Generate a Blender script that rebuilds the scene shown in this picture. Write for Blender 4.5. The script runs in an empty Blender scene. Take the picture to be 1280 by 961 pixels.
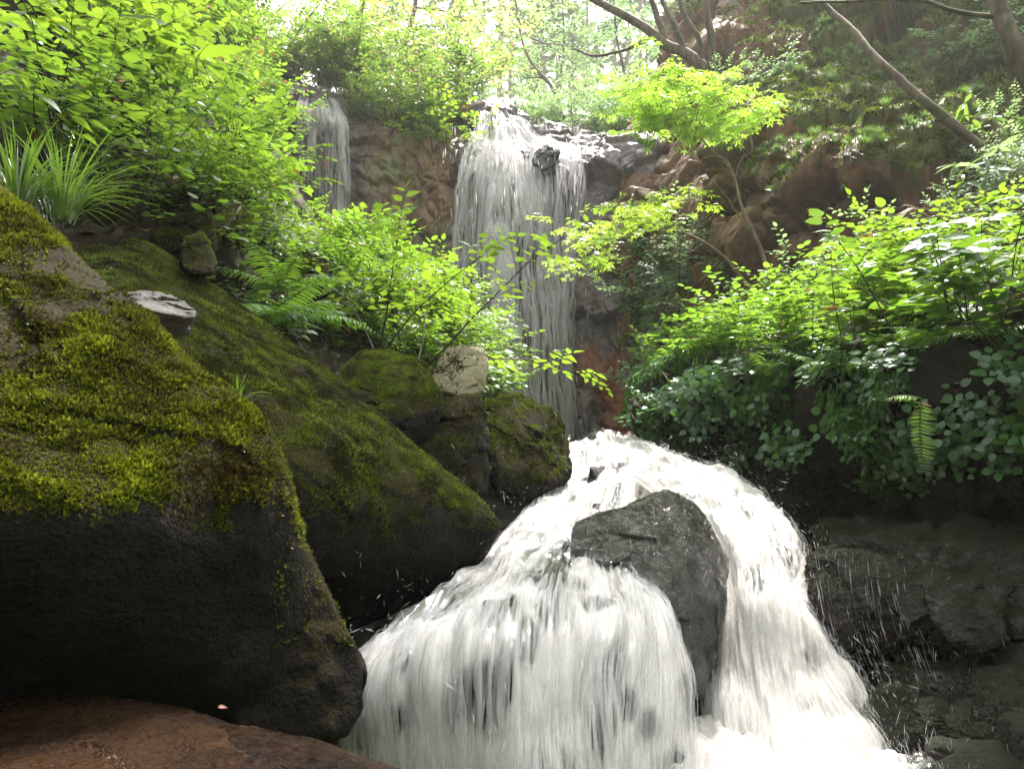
import bpy, bmesh, math, random
import numpy as np

# ------------------------------------------------------------------ camera, sky, sun, exposure
SC = bpy.context.scene
COL = SC.collection
FPX, PITCH = 950.0, math.radians(7.0)
cam_d = bpy.data.cameras.new('camera')
cam_d.sensor_width = 36.0
cam_d.lens = FPX / 1280 * 36
cam_d.clip_start = 0.02
cam_d.clip_end = 2000
cam = bpy.data.objects.new('camera', cam_d)
COL.objects.link(cam)
cam.location = (0, 0, 0)
cam.rotation_euler = (math.radians(90) + PITCH, 0, 0)
SC.camera = cam

SUN_EL, SUN_AZ = math.radians(60), math.radians(24)     # azimuth from +Y towards +X: behind the falls, a little to the right
world = bpy.data.worlds.new('World')
SC.world = world
world.use_nodes = True
wn = world.node_tree
wn.nodes.clear()
w_out = wn.nodes.new('ShaderNodeOutputWorld')
w_bg = wn.nodes.new('ShaderNodeBackground')
w_sky = wn.nodes.new('ShaderNodeTexSky')
w_sky.sky_type = 'NISHITA'
w_sky.sun_disc = False
w_sky.sun_elevation = SUN_EL
w_sky.sun_rotation = SUN_AZ
w_sky.dust_density = 4.0
w_hs = wn.nodes.new('ShaderNodeHueSaturation')          # thin overcast: most of the blue is gone
w_hs.inputs['Saturation'].default_value = 0.08
w_bg.inputs['Strength'].default_value = 0.14
wn.links.new(w_sky.outputs[0], w_hs.inputs['Color'])
wn.links.new(w_hs.outputs[0], w_bg.inputs['Color'])
wn.links.new(w_bg.outputs[0], w_out.inputs['Surface'])

sun_d = bpy.data.lights.new('sun', 'SUN')
sun_d.energy = 4.6
sun_d.angle = math.radians(6)
sun_d.color = (1.0, 0.91, 0.83)
sun = bpy.data.objects.new('sun', sun_d)
COL.objects.link(sun)
sun.rotation_euler = (math.radians(90) - SUN_EL, 0, math.pi - SUN_AZ)
sun.location = (2, 8, 14)

SC.view_settings.view_transform = 'Standard'
SC.view_settings.look = 'None'
SC.view_settings.exposure = 1.9
SC.view_settings.gamma = 1.0
SC.view_settings.use_curve_mapping = False
SC.render.engine = 'CYCLES'
SC.cycles.max_bounces = 8
SC.cycles.diffuse_bounces = 3
SC.cycles.glossy_bounces = 2
SC.cycles.transmission_bounces = 3
SC.cycles.transparent_max_bounces = 12
SC.cycles.volume_bounces = 1
SC.cycles.caustics_reflective = False
SC.cycles.caustics_refractive = False
SC.cycles.sample_clamp_indirect = 6
SC.cycles.use_adaptive_sampling = True
SC.cycles.adaptive_threshold = 0.02
SC.cycles.use_denoising = True

# ------------------------------------------------------------------ maths helpers
rng = np.random.default_rng(7)
CP, SP = math.cos(PITCH), math.sin(PITCH)

def P(px, py, y):
    """world point at ground distance y in the direction of a photograph pixel"""
    u = (px - 640) / FPX
    v = (480.5 - py) / FPX
    d = np.array([u, CP - v * SP, SP + v * CP])
    return d * (y / d[1])

def unit(a):
    return a / np.maximum(np.linalg.norm(a, axis=-1, keepdims=True), 1e-9)

def hash01(ix, iy, iz, seed):
    h = (ix.astype(np.int64) * 73856093) ^ (iy.astype(np.int64) * 19349663) ^ (iz.astype(np.int64) * 83492791) ^ (seed * 2654435)
    h = (h ^ (h >> 13)) * 1274126177 & 0x7fffffff
    h = (h ^ (h >> 16)) * 668265263 & 0x7fffffff
    h = h ^ (h >> 15)
    return (h & 0xffffff) / float(0xffffff)

def vnoise(p, seed=0):
    f = np.floor(p)
    i = f.astype(np.int64)
    t = p - f
    t = t * t * t * (t * (t * 6 - 15) + 10)
    r = 0
    for dx in (0, 1):
        for dy in (0, 1):
            for dz in (0, 1):
                w = (t[:, 0] if dx else 1 - t[:, 0]) * (t[:, 1] if dy else 1 - t[:, 1]) * (t[:, 2] if dz else 1 - t[:, 2])
                r = r + w * hash01(i[:, 0] + dx, i[:, 1] + dy, i[:, 2] + dz, seed)
    return r * 2 - 1

def fbm(p, scale, octaves=4, seed=0, gain=0.5):
    r, a, q = 0, 1.0, p * scale
    for k in range(octaves):
        r = r + a * vnoise(q + 17.3 * k, seed + k)
        q, a = q * 2.03, a * gain
    return r

def worley(p, seed=0):
    """nearest cell centre, its offset and three random numbers of that cell"""
    f = np.floor(p).astype(np.int64)
    best = np.full(len(p), 1e9)
    bc = np.zeros_like(p)
    bi = np.zeros_like(f)
    for dx in (-1, 0, 1):
        for dy in (-1, 0, 1):
            for dz in (-1, 0, 1):
                c = f + np.array([dx, dy, dz])
                ctr = c + np.stack([hash01(c[:, 0], c[:, 1], c[:, 2], seed + k) for k in (1, 2, 3)], 1)
                d = ((p - ctr) ** 2).sum(1)
                m = d < best
                best[m] = d[m]
                bc[m] = ctr[m]
                bi[m] = c[m]
    rnd = np.stack([hash01(bi[:, 0], bi[:, 1], bi[:, 2], seed + k) for k in (11, 12, 13, 14)], 1)
    return bc, p - bc, rnd

def blocks(p, seed):
    """jointed rock: box-like cells, their own step, slope and the distance to the next joint"""
    f = np.floor(p).astype(np.int64)
    b1 = np.full(len(p), 1e9); b2 = np.full(len(p), 1e9)
    bi = np.zeros_like(f); bo = np.zeros_like(p)
    for dx in (-1, 0, 1):
        for dy in (-1, 0, 1):
            for dz in (-1, 0, 1):
                c = f + np.array([dx, dy, dz])
                o = p - (c + np.stack([hash01(c[:, 0], c[:, 1], c[:, 2], seed + k) for k in (1, 2, 3)], 1) * 0.9 + 0.05)
                d = np.abs(o).max(1) * 0.75 + np.abs(o).sum(1) * 0.1
                m = d < b1
                b2 = np.where(m, b1, np.minimum(b2, d))
                b1 = np.where(m, d, b1)
                bi[m] = c[m]; bo[m] = o[m]
    r = np.stack([hash01(bi[:, 0], bi[:, 1], bi[:, 2], seed + k) for k in (11, 12, 13, 14)], 1)
    return r[:, 0] - 0.5, ((r[:, 1:4] - 0.5) * 2 * bo).sum(1), b2 - b1

def facets(p, scale, seed, tilt=0.5):
    """broken block relief: each cell is a flat face with its own step and slope"""
    _, off, rnd = worley(p * np.asarray(scale), seed)
    return (rnd[:, 0] - 0.5) + tilt * ((rnd[:, 1:4] - 0.5) * 2 * off).sum(1)

def smooth01(x, a, b):
    t = np.clip((x - a) / (b - a), 0, 1)
    return t * t * (3 - 2 * t)

def catmull(c, n):
    """c (K, ..., 3) -> (n, ..., 3) through every control row"""
    K = len(c)
    t = np.linspace(0, K - 1 - 1e-6, n)
    i = t.astype(int)
    f = (t - i).reshape((-1,) + (1,) * (c.ndim - 1))
    g = lambda k: c[np.clip(i + k, 0, K - 1)]
    p0, p1, p2, p3 = g(-1), g(0), g(1), g(2)
    return 0.5 * (2 * p1 + (p2 - p0) * f + (2 * p0 - 5 * p1 + 4 * p2 - p3) * f ** 2 + (3 * p1 - p0 - 3 * p2 + p3) * f ** 3)

def sheet(rows, nv, nu):
    """control rows of (px, py, distance) -> dense grid of points (nv, nu, 3)"""
    c = np.array([[P(*q) for q in r] for r in rows])
    g = catmull(c, nv)
    return catmull(g.transpose(1, 0, 2), nu).transpose(1, 0, 2)

def grid_normals(G):
    a = np.gradient(G, axis=0)
    b = np.gradient(G, axis=1)
    return unit(np.cross(b, a))

def grid_faces(nv, nu):
    k = np.arange(nv * nu).reshape(nv, nu)
    return np.stack([k[:-1, :-1], k[:-1, 1:], k[1:, 1:], k[1:, :-1]], -1).reshape(-1, 4)

def mesh_data(name, V, faces, mats, smooth=False, uv=None, attrs=None, midx=None):
    """V (n,3); faces: one array or a list of arrays of tris / quads"""
    if not isinstance(faces, list):
        faces = [faces]
    faces = [np.asarray(f) for f in faces if len(f)]
    me = bpy.data.meshes.new(name)
    V = np.asarray(V, dtype=np.float32)
    me.vertices.add(len(V))
    me.vertices.foreach_set('co', V.ravel())
    nl = sum(f.size for f in faces)
    nf = sum(len(f) for f in faces)
    li = np.concatenate([f.ravel() for f in faces]).astype(np.int32)
    tot = np.concatenate([np.full(len(f), f.shape[1], np.int32) for f in faces])
    me.loops.add(nl)
    me.loops.foreach_set('vertex_index', li)
    me.polygons.add(nf)
    me.polygons.foreach_set('loop_start', (np.cumsum(tot) - tot).astype(np.int32))
    me.polygons.foreach_set('loop_total', tot)
    if midx is not None:
        me.polygons.foreach_set('material_index', np.asarray(midx, np.int32))
    me.update(calc_edges=True)
    if uv is not None:
        l = me.uv_layers.new(name='UVMap')
        l.data.foreach_set('uv', np.asarray(uv, np.float32)[li].ravel())
    for k, a in (attrs or {}).items():
        at = me.attributes.new(k, 'FLOAT', 'POINT')
        at.data.foreach_set('value', np.asarray(a, np.float32))
    if smooth:
        me.polygons.foreach_set('use_smooth', np.ones(nf, bool))
    for m in (mats if isinstance(mats, (list, tuple)) else [mats]):
        me.materials.append(m)
    return me

def link(name, me, parent=None, loc=None):
    o = bpy.data.objects.new(name, me)
    COL.objects.link(o)
    if parent is not None:
        o.parent = parent
    if loc is not None:
        o.location = loc
    return o

def tag(o, label=None, cat=None, group=None, kind=None):
    if label: o['label'] = label
    if cat: o['category'] = cat
    if group: o['group'] = group
    if kind: o['kind'] = kind
    return o

def empty(name, loc=(0, 0, 0)):
    o = bpy.data.objects.new(name, None)
    o.empty_display_size = 0.1
    COL.objects.link(o)
    o.location = loc
    return o

class MB:
    """collects vertices and faces for ONE mesh"""
    def __init__(s):
        s.V, s.F3, s.F4, s.n, s.A = [], [], [], 0, []
    def add(s, V, F, a=None):
        V = np.asarray(V).reshape(-1, 3)
        F = np.asarray(F)
        (s.F3 if F.shape[1] == 3 else s.F4).append(F + s.n)
        s.V.append(V)
        s.A.append(np.zeros(len(V)) if a is None else np.broadcast_to(a, (len(V),)))
        s.n += len(V)
    def faces(s):
        return [np.concatenate(f) for f in (s.F3, s.F4) if f]
    def data(s, name, mat, smooth=False):
        if not s.V:
            return None
        return mesh_data(name, np.concatenate(s.V), s.faces(), mat, smooth)
    def build(s, name, mat, parent=None, smooth=False, loc=None):
        return link(name, s.data(name, mat, smooth), parent, loc)

def tube(pts, rad, sides=5):
    pts = np.asarray(pts, float)
    n = len(pts)
    rad = np.broadcast_to(rad, (n,))
    t = unit(np.gradient(pts, axis=0))
    ref = np.array([0.31, 0.17, 0.93]) if abs(t[0] @ np.array([0.31, 0.17, 0.93])) < 0.9 else np.array([0.95, 0.2, 0.1])
    a = unit(np.cross(t, ref))
    b = np.cross(t, a)
    th = np.arange(sides) / sides * 2 * math.pi
    V = pts[:, None] + rad[:, None, None] * (np.cos(th)[None, :, None] * a[:, None] + np.sin(th)[None, :, None] * b[:, None])
    k = np.arange(n * sides).reshape(n, sides)
    F = np.stack([k[:-1], np.roll(k[:-1], -1, 1), np.roll(k[1:], -1, 1), k[1:]], -1).reshape(-1, 4)
    return V.reshape(-1, 3), F

def frames(d, nrm):
    """rotation matrices whose columns are side, direction, normal"""
    d = unit(d)
    s = unit(np.cross(d, nrm))
    n = np.cross(s, d)
    return np.stack([s, d, n], -1)

def inst(TV, TF, R, pos, size):
    V = np.einsum('nij,vj->nvi', R, TV) * np.asarray(size).reshape(-1, 1, 1) + pos[:, None]
    F = (TF[None] + (np.arange(len(pos)) * len(TV))[:, None, None]).reshape(-1, TF.shape[1])
    return V.reshape(-1, 3), F

def sample_surface(V, tris, n, g, weight=None):
    a, b, c = V[tris[:, 0]], V[tris[:, 1]], V[tris[:, 2]]
    cr = np.cross(b - a, c - a)
    ar = np.linalg.norm(cr, axis=1)
    nm = cr / np.maximum(ar, 1e-12)[:, None]
    w = ar if weight is None else ar * weight((a + b + c) / 3, nm)
    cum = np.cumsum(w)
    idx = np.searchsorted(cum, g.random(n) * cum[-1])
    idx = np.minimum(idx, len(tris) - 1)
    r1, r2 = np.sqrt(g.random(n)), g.random(n)
    p = a[idx] * (1 - r1)[:, None] + b[idx] * (r1 * (1 - r2))[:, None] + c[idx] * (r1 * r2)[:, None]
    return p, nm[idx]

def quads_to_tris(F):
    return np.concatenate([F[:, [0, 1, 2]], F[:, [0, 2, 3]]]) if F.shape[1] == 4 else F

# ------------------------------------------------------------------ materials
class NT:
    def __init__(s, name):
        s.m = bpy.data.materials.new(name)
        s.m.use_nodes = True
        s.t = s.m.node_tree
        s.t.nodes.clear()
        s.out = s.t.nodes.new('ShaderNodeOutputMaterial')
    def n(s, kind, **kw):
        nd = s.t.nodes.new('ShaderNode' + kind)
        for k, v in kw.items():
            if k in nd.inputs.keys():
                s.put(nd.inputs[k], v)
            else:
                setattr(nd, k, v)
        return nd
    def put(s, sock, v):
        if isinstance(v, bpy.types.NodeSocket):
            s.t.links.new(v, sock)
        elif isinstance(v, bpy.types.Node):
            s.t.links.new(v.outputs[0], sock)
        else:
            if hasattr(sock.default_value, '__len__') and not hasattr(v, '__len__'):
                v = (v,) * len(sock.default_value)
            if hasattr(sock.default_value, '__len__') and len(sock.default_value) == 4 and len(v) == 3:
                v = tuple(v) + (1,)
            sock.default_value = v
    def ramp(s, fac, stops, interp='LINEAR'):
        r = s.n('ValToRGB', Fac=fac)
        r.color_ramp.interpolation = interp
        e = r.color_ramp.elements
        while len(e) < len(stops):
            e.new(0.5)
        for el, (p, c) in zip(e, stops):
            el.position = p
            el.color = tuple(c) + (1,) if len(c) == 3 else c
        return r.outputs['Color']
    def fr(s, fac, a, b):
        return s.n('MapRange', Value=fac, **{'From Min': a, 'From Max': b}).outputs[0]
    def mix(s, fac, a, b, blend='MIX'):
        m = s.t.nodes.new('ShaderNodeMix')
        m.data_type = 'RGBA'
        m.blend_type = blend
        s.put(m.inputs[0], fac)
        s.put(m.inputs[6], a)
        s.put(m.inputs[7], b)
        return m.outputs[2]
    def math(s, op, a, b=0.0):
        m = s.n('Math', operation=op)
        s.put(m.inputs[0], a)
        s.put(m.inputs[1], b)
        return m.outputs[0]
    def noise(s, vec, scale, detail=4, rough=0.55, **kw):
        return s.n('TexNoise', Vector=vec, Scale=scale, Detail=detail, Roughness=rough, **kw).outputs['Fac']
    def done(s, shader):
        s.put(s.out.inputs['Surface'], shader)
        return s.m

def mat_rock(name, stops, scale=6, rough=(0.35, 0.75), bump=0.5, moss=None, moss_cols=((0.035, 0.06, 0.008), (0.09, 0.11, 0.015)), spec=0.5, lichen=None, fine=22):
    t = NT(name)
    co = t.n('TexCoord').outputs['Object']
    n1 = t.noise(co, scale, 6, 0.62)
    n2 = t.noise(co, scale * 5.3, 5, 0.65)
    n3 = t.noise(co, scale * 0.35, 3, 0.5)
    f = t.math('ADD', t.math('MULTIPLY', n1, 0.62), t.math('MULTIPLY', n2, 0.38))
    c = t.ramp(t.fr(f, 0.28, 0.72), stops)
    c = t.mix(t.fr(n3, 0.35, 0.7), c, t.mix(0.5, c, stops[-1][1]))
    if lichen:
        v = t.noise(co, scale * 1.3, 5, 0.7)
        c = t.mix(t.fr(v, 0.6, 0.66), c, lichen)
    if moss is not None:
        nz = t.n('SeparateXYZ', Vector=t.n('NewGeometry').outputs['Normal']).outputs['Z']
        k = t.math('ADD', nz, t.math('MULTIPLY', t.math('SUBTRACT', t.noise(co, scale * 0.8, 5, 0.65), 0.5), 1.6))
        mc = t.mix(t.noise(co, scale * 14, 3), moss_cols[0], moss_cols[1])
        mf = t.fr(k, moss, moss + 0.22)
        c = t.mix(mf, c, mc)
    b = t.n('Bump', Strength=bump, Distance=0.02, Height=t.math('ADD', f, t.math('MULTIPLY', t.noise(co, scale * fine, 3), 0.3)))
    r = t.n('MapRange', Value=n2, **{'From Min': 0.3, 'From Max': 0.7, 'To Min': rough[0], 'To Max': rough[1]}).outputs[0]
    if moss is not None:
        r = t.math('MAXIMUM', r, t.math('MULTIPLY', mf, 0.85))
    p = t.n('BsdfPrincipled', Roughness=r, Normal=b)
    t.put(p.inputs['Base Color'], c)
    t.put(p.inputs['Specular IOR Level'], spec)
    return t.done(p)

def mat_leaf(name, dark, light, trans=(0.5, 0.75, 0.08), tr=0.55, gloss=0.022, rough=0.35, dead=None):
    t = NT(name)
    isl = t.n('NewGeometry').outputs['Random Per Island']
    ob = t.n('ObjectInfo').outputs['Random']
    co = t.n('TexCoord').outputs['Object']
    f = t.math('ADD', t.math('MULTIPLY', isl, 0.7), t.math('MULTIPLY', t.noise(co, 2.5, 2), 0.3))
    c = t.mix(f, dark, light)
    tc = t.mix(f, t.mix(0.45, trans, dark), trans)
    tc = t.mix(t.math('MULTIPLY', t.math('POWER', ob, 2.0), 0.45), tc, (trans[0] * 0.45, trans[1] * 0.75, trans[2]))
    if dead:
        k = t.math('GREATER_THAN', isl, 1 - dead[0])
        c = t.mix(k, c, dead[1])
        tc = t.mix(k, tc, dead[1])
    c = t.mix(t.math('MULTIPLY', ob, 0.25), c, dark)
    d = t.n('BsdfDiffuse', Color=c)
    tl = t.n('BsdfTranslucent', Color=tc)
    m = t.n('MixShader', Fac=tr)
    t.put(m.inputs[1], d)
    t.put(m.inputs[2], tl)
    g = t.n('BsdfGlossy', Roughness=rough, Color=(0.9, 0.95, 1.0))
    m2 = t.n('MixShader', Fac=t.math('ADD', t.math('MULTIPLY', t.n('LayerWeight', Blend=0.25).outputs['Fresnel'], 0.16), gloss))
    t.put(m2.inputs[1], m)
    t.put(m2.inputs[2], g)
    return t.done(m2)

def mat_bark(name, a, b, moss=None):
    t = NT(name)
    co = t.n('TexCoord').outputs['Object']
    mp = t.n('Mapping', Vector=co)
    mp.inputs['Scale'].default_value = (1, 1, 0.25)
    f = t.noise(mp, 22, 5, 0.65)
    c = t.mix(t.fr(f, 0.3, 0.7), a, b)
    if moss:
        c = t.mix(t.fr(t.noise(co, 5, 4), 0.5, 0.62), c, moss)
    bm_ = t.n('Bump', Strength=0.5, Distance=0.01, Height=f)
    p = t.n('BsdfPrincipled', Roughness=0.85, Normal=bm_)
    t.put(p.inputs['Base Color'], c)
    return t.done(p)

def mat_moss(name, a, b, c):
    """a old brown shoots, b green, c fresh yellow green tips"""
    t = NT(name)
    isl = t.n('NewGeometry').outputs['Random Per Island']
    co = t.n('TexCoord').outputs['Object']
    n = t.noise(co, 9, 4, 0.6)
    f = t.math('ADD', t.math('MULTIPLY', isl, 0.45), t.math('MULTIPLY', t.fr(n, 0.3, 0.7), 0.55))
    col = t.ramp(f, [(0.2, a), (0.45, b), (0.85, c)])
    d = t.n('BsdfDiffuse', Color=col)
    tl = t.n('BsdfTranslucent', Color=col)
    m = t.n('MixShader', Fac=0.35)
    t.put(m.inputs[1], d)
    t.put(m.inputs[2], tl)
    g = t.n('BsdfGlossy', Roughness=0.4)
    m2 = t.n('MixShader', Fac=0.035)
    t.put(m2.inputs[1], m)
    t.put(m2.inputs[2], g)
    return t.done(m2)

def mat_water(name, scale_u, scale_v, lo, hi, base=0.0, tl=0.4, col=(0.86, 0.84, 0.815), bumpd=0.02):
    """foaming water: white where air is churned in, clear between the streaks; UV is in metres across / along the flow"""
    t = NT(name)
    uv = t.n('UVMap').outputs[0]
    mp = t.n('Mapping', Vector=uv)
    mp.inputs['Scale'].default_value = (scale_u, scale_v, 1)
    n1 = t.noise(mp, 1.0, 5, 0.62)
    mp2 = t.n('Mapping', Vector=uv)
    mp2.inputs['Scale'].default_value = (scale_u * 0.16, scale_v * 0.3, 1)
    n2 = t.noise(mp2, 1.0, 4, 0.6)
    thick = t.n('Attribute', attribute_name='thick').outputs['Fac']
    mp3 = t.n('Mapping', Vector=uv)
    mp3.inputs['Scale'].default_value = (scale_u * 0.55, scale_u * 0.4, 1)
    n3 = t.noise(mp3, 1.0, 6, 0.68, Distortion=0.8)
    n1 = t.math('ADD', n1, t.math('MULTIPLY', t.math('SUBTRACT', n3, n1), t.n('Attribute', attribute_name='turb').outputs['Fac']))
    f = t.math('ADD', t.math('MULTIPLY', n1, 0.5), t.math('MULTIPLY', n2, 0.5))
    f = t.math('ADD', f, t.math('MULTIPLY', t.math('SUBTRACT', thick, 0.5), 0.8))
    a = t.math('MAXIMUM', t.fr(f, lo, hi), t.math('MULTIPLY', t.math('SUBTRACT', thick, 0.25), base * 2.4))
    b = t.n('Bump', Strength=0.6, Distance=bumpd, Height=n1)
    d = t.n('BsdfDiffuse', Color=col, Normal=b)
    tr = t.n('BsdfTranslucent', Color=col, Normal=b)
    m = t.n('MixShader', Fac=tl)
    t.put(m.inputs[1], d)
    t.put(m.inputs[2], tr)
    clear = t.n('BsdfTransparent', Color=(0.93, 0.95, 0.95))
    g = t.n('BsdfGlossy', Roughness=0.12, Color=(1, 1, 1), Normal=b)
    m1 = t.n('MixShader', Fac=t.math('MULTIPLY', t.n('LayerWeight', Blend=0.3, Normal=b).outputs['Fresnel'], 0.25))
    t.put(m1.inputs[1], clear)
    t.put(m1.inputs[2], g)
    m2 = t.n('MixShader', Fac=a)
    t.put(m2.inputs[1], m1)
    t.put(m2.inputs[2], m)
    return t.done(m2)

def mat_spray(name, op=0.8, col=0.9, tl=0.5):
    t = NT(name)
    d = t.n('BsdfDiffuse', Color=(col, col, col))
    tr = t.n('BsdfTranslucent', Color=(col, col, col))
    m = t.n('MixShader', Fac=tl)
    t.put(m.inputs[1], d)
    t.put(m.inputs[2], tr)
    c = t.n('BsdfTransparent')
    m2 = t.n('MixShader', Fac=op)
    t.put(m2.inputs[1], c)
    t.put(m2.inputs[2], m)
    return t.done(m2)

M = {}
M['boulder'] = mat_rock('boulder rock', [(0, (0.012, 0.011, 0.011)), (0.5, (0.04, 0.036, 0.033)), (1, (0.12, 0.105, 0.09))], 7, (0.4, 0.8), 0.6, lichen=(0.2, 0.19, 0.16))
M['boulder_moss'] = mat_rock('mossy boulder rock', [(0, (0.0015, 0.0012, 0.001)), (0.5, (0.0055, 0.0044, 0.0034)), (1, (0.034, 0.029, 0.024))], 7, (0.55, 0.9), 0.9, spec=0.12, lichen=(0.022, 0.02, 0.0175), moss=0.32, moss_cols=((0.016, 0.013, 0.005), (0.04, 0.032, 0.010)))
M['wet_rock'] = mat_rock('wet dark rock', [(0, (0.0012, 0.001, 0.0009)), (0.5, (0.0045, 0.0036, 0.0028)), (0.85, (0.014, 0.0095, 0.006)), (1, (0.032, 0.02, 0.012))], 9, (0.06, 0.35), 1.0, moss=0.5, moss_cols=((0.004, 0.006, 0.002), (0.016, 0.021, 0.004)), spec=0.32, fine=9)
M['bed'] = mat_rock('stream bed rock', [(0, (0.003, 0.0028, 0.0025)), (0.5, (0.012, 0.010, 0.009)), (1, (0.04, 0.033, 0.027))], 12, (0.4, 0.75), 0.9, spec=0.15)
M['brown_rock'] = mat_rock('wet brown rock', [(0, (0.001, 0.0005, 0.0002)), (0.4, (0.005, 0.002, 0.0007)), (0.7, (0.018, 0.0075, 0.0026)), (1, (0.06, 0.03, 0.012))], 16, (0.06, 0.5), 1.0, spec=0.1, fine=8)
M['stream_rock'] = mat_rock('wet speckled rock', [(0, (0.006, 0.006, 0.005)), (0.5, (0.034, 0.033, 0.028)), (1, (0.12, 0.115, 0.1))], 34, (0.03, 0.22), 1.0, moss=0.85, moss_cols=((0.008, 0.012, 0.003), (0.035, 0.045, 0.01)), spec=0.6)
M['pale_rock'] = mat_rock('pale lichened rock', [(0, (0.14, 0.11, 0.06)), (0.5, (0.32, 0.28, 0.17)), (1, (0.46, 0.43, 0.3))], 9, (0.6, 0.9), 0.4)
M['grey_rock'] = mat_rock('grey rock', [(0, (0.03, 0.027, 0.024)), (0.5, (0.09, 0.08, 0.072)), (1, (0.24, 0.22, 0.2))], 16, (0.5, 0.9), 0.7)
M['soil'] = mat_rock('forest soil', [(0, (0.008, 0.006, 0.004)), (0.5, (0.022, 0.016, 0.010)), (1, (0.05, 0.036, 0.022))], 6, (0.7, 0.95), 0.8, moss=0.7, moss_cols=((0.012, 0.022, 0.004), (0.035, 0.05, 0.008)), spec=0.2)
M['bank'] = mat_rock('wet bank earth', [(0, (0.004, 0.003, 0.002)), (0.5, (0.011, 0.008, 0.005)), (1, (0.03, 0.02, 0.012))], 8, (0.5, 0.9), 0.9, moss=0.35, moss_cols=((0.008, 0.014, 0.003), (0.022, 0.03, 0.006)), spec=0.2)
M['leaf'] = mat_leaf('fresh leaf', (0.04, 0.11, 0.010), (0.16, 0.25, 0.02), (0.31, 0.49, 0.03), dead=(0.012, (0.22, 0.11, 0.03)))
M['leaf_far'] = mat_leaf('canopy leaf', (0.08, 0.17, 0.02), (0.2, 0.32, 0.04), (0.62, 0.76, 0.13), tr=0.62, dead=(0.03, (0.25, 0.16, 0.08)))
M['leaf_yellow'] = mat_leaf('maple leaf', (0.14, 0.27, 0.015), (0.26, 0.4, 0.03), (0.5, 0.74, 0.07), tr=0.56)
M['leaf_dark'] = mat_leaf('dark glossy leaf', (0.025, 0.08, 0.014), (0.06, 0.16, 0.025), (0.14, 0.32, 0.03), tr=0.3, gloss=0.04, rough=0.3)
M['leaf_mid'] = mat_leaf('shrub leaf', (0.025, 0.075, 0.012), (0.08, 0.16, 0.025), (0.28, 0.46, 0.05), tr=0.45, dead=(0.05, (0.3, 0.19, 0.1)))
M['leaf_grey'] = mat_leaf('pale shrub leaf', (0.08, 0.16, 0.055), (0.17, 0.27, 0.10), (0.4, 0.58, 0.2), tr=0.5)
M['fern'] = mat_leaf('fern frond', (0.05, 0.14, 0.012), (0.12, 0.24, 0.025), (0.28, 0.5, 0.04), tr=0.4)
M['grass'] = mat_leaf('grass blade', (0.06, 0.14, 0.015), (0.17, 0.27, 0.03), (0.3, 0.5, 0.05), tr=0.4, gloss=0.1, rough=0.3)
M['dead_leaf'] = mat_leaf('dead leaf', (0.10, 0.035, 0.012), (0.28, 0.11, 0.04), (0.3, 0.1, 0.03), tr=0.2)
M['straw'] = mat_leaf('straw', (0.14, 0.09, 0.04), (0.32, 0.22, 0.11), (0.3, 0.2, 0.1), tr=0.2)
M['stem'] = mat_bark('green brown stem', (0.03, 0.028, 0.012), (0.09, 0.08, 0.03))
M['twig'] = mat_bark('dark twig', (0.012, 0.009, 0.006), (0.045, 0.034, 0.024))
M['bark'] = mat_bark('grey brown bark', (0.05, 0.038, 0.025), (0.2, 0.16, 0.11), (0.05, 0.06, 0.015))
M['pale_bark'] = mat_bark('pale bark', (0.13, 0.095, 0.065), (0.33, 0.26, 0.19))
M['cedar_bark'] = mat_bark('cedar bark', (0.18, 0.13, 0.10), (0.38, 0.31, 0.25))
M['moss_near'] = mat_moss('moss shoots', (0.045, 0.022, 0.006), (0.07, 0.085, 0.006), (0.28, 0.33, 0.015))
M['moss_mid'] = mat_moss('short moss', (0.022, 0.016, 0.005), (0.038, 0.048, 0.006), (0.16, 0.19, 0.014))
M['moss_bright'] = mat_moss('cushion moss', (0.05, 0.06, 0.008), (0.11, 0.16, 0.012), (0.24, 0.32, 0.02))
M['moss_dark'] = mat_moss('wet moss', (0.012, 0.014, 0.004), (0.022, 0.034, 0.005), (0.06, 0.08, 0.01))
# ------------------------------------------------------------------ ground, banks, cliffs
def ground_z(x, y):
    z = -1.2 + 0.75 * smooth01(y, 2.0, 4.2) + 0.5 * smooth01(y, 4.0, 9.0)
    z = z + 4.3 * smooth01(y, 10.6, 11.6) + 0.05 * np.maximum(y - 12, 0)
    side = np.maximum(np.abs(x + 0.3) - 2.6 - 0.5 * np.maximum(y, 0), 0)
    z = z + np.minimum(side * 0.9, 7.0) + np.maximum(side - 8, 0) * 0.05
    return z

gx = np.concatenate([-np.geomspace(90, 9, 20), np.linspace(-8.5, 8.5, 60), np.geomspace(9, 90, 20)])
gy = np.concatenate([-np.geomspace(35, 3, 10), np.linspace(-2.5, 13, 60), np.geomspace(13.5, 100, 26)])
X, Y = np.meshgrid(gx, gy)
Gz = ground_z(X, Y)
V = np.stack([X, Y, Gz], -1).reshape(-1, 3)
near = np.exp(-np.abs(V[:, 0]) / 30)
V[:, 2] += 0.12 * fbm(V, 0.6, 4, 3) * near
tag(link('ground', mesh_data('ground', V, grid_faces(*X.shape), M['soil'], True)),
    'dark forest floor under the whole ravine', 'ground', kind='structure')

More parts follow.
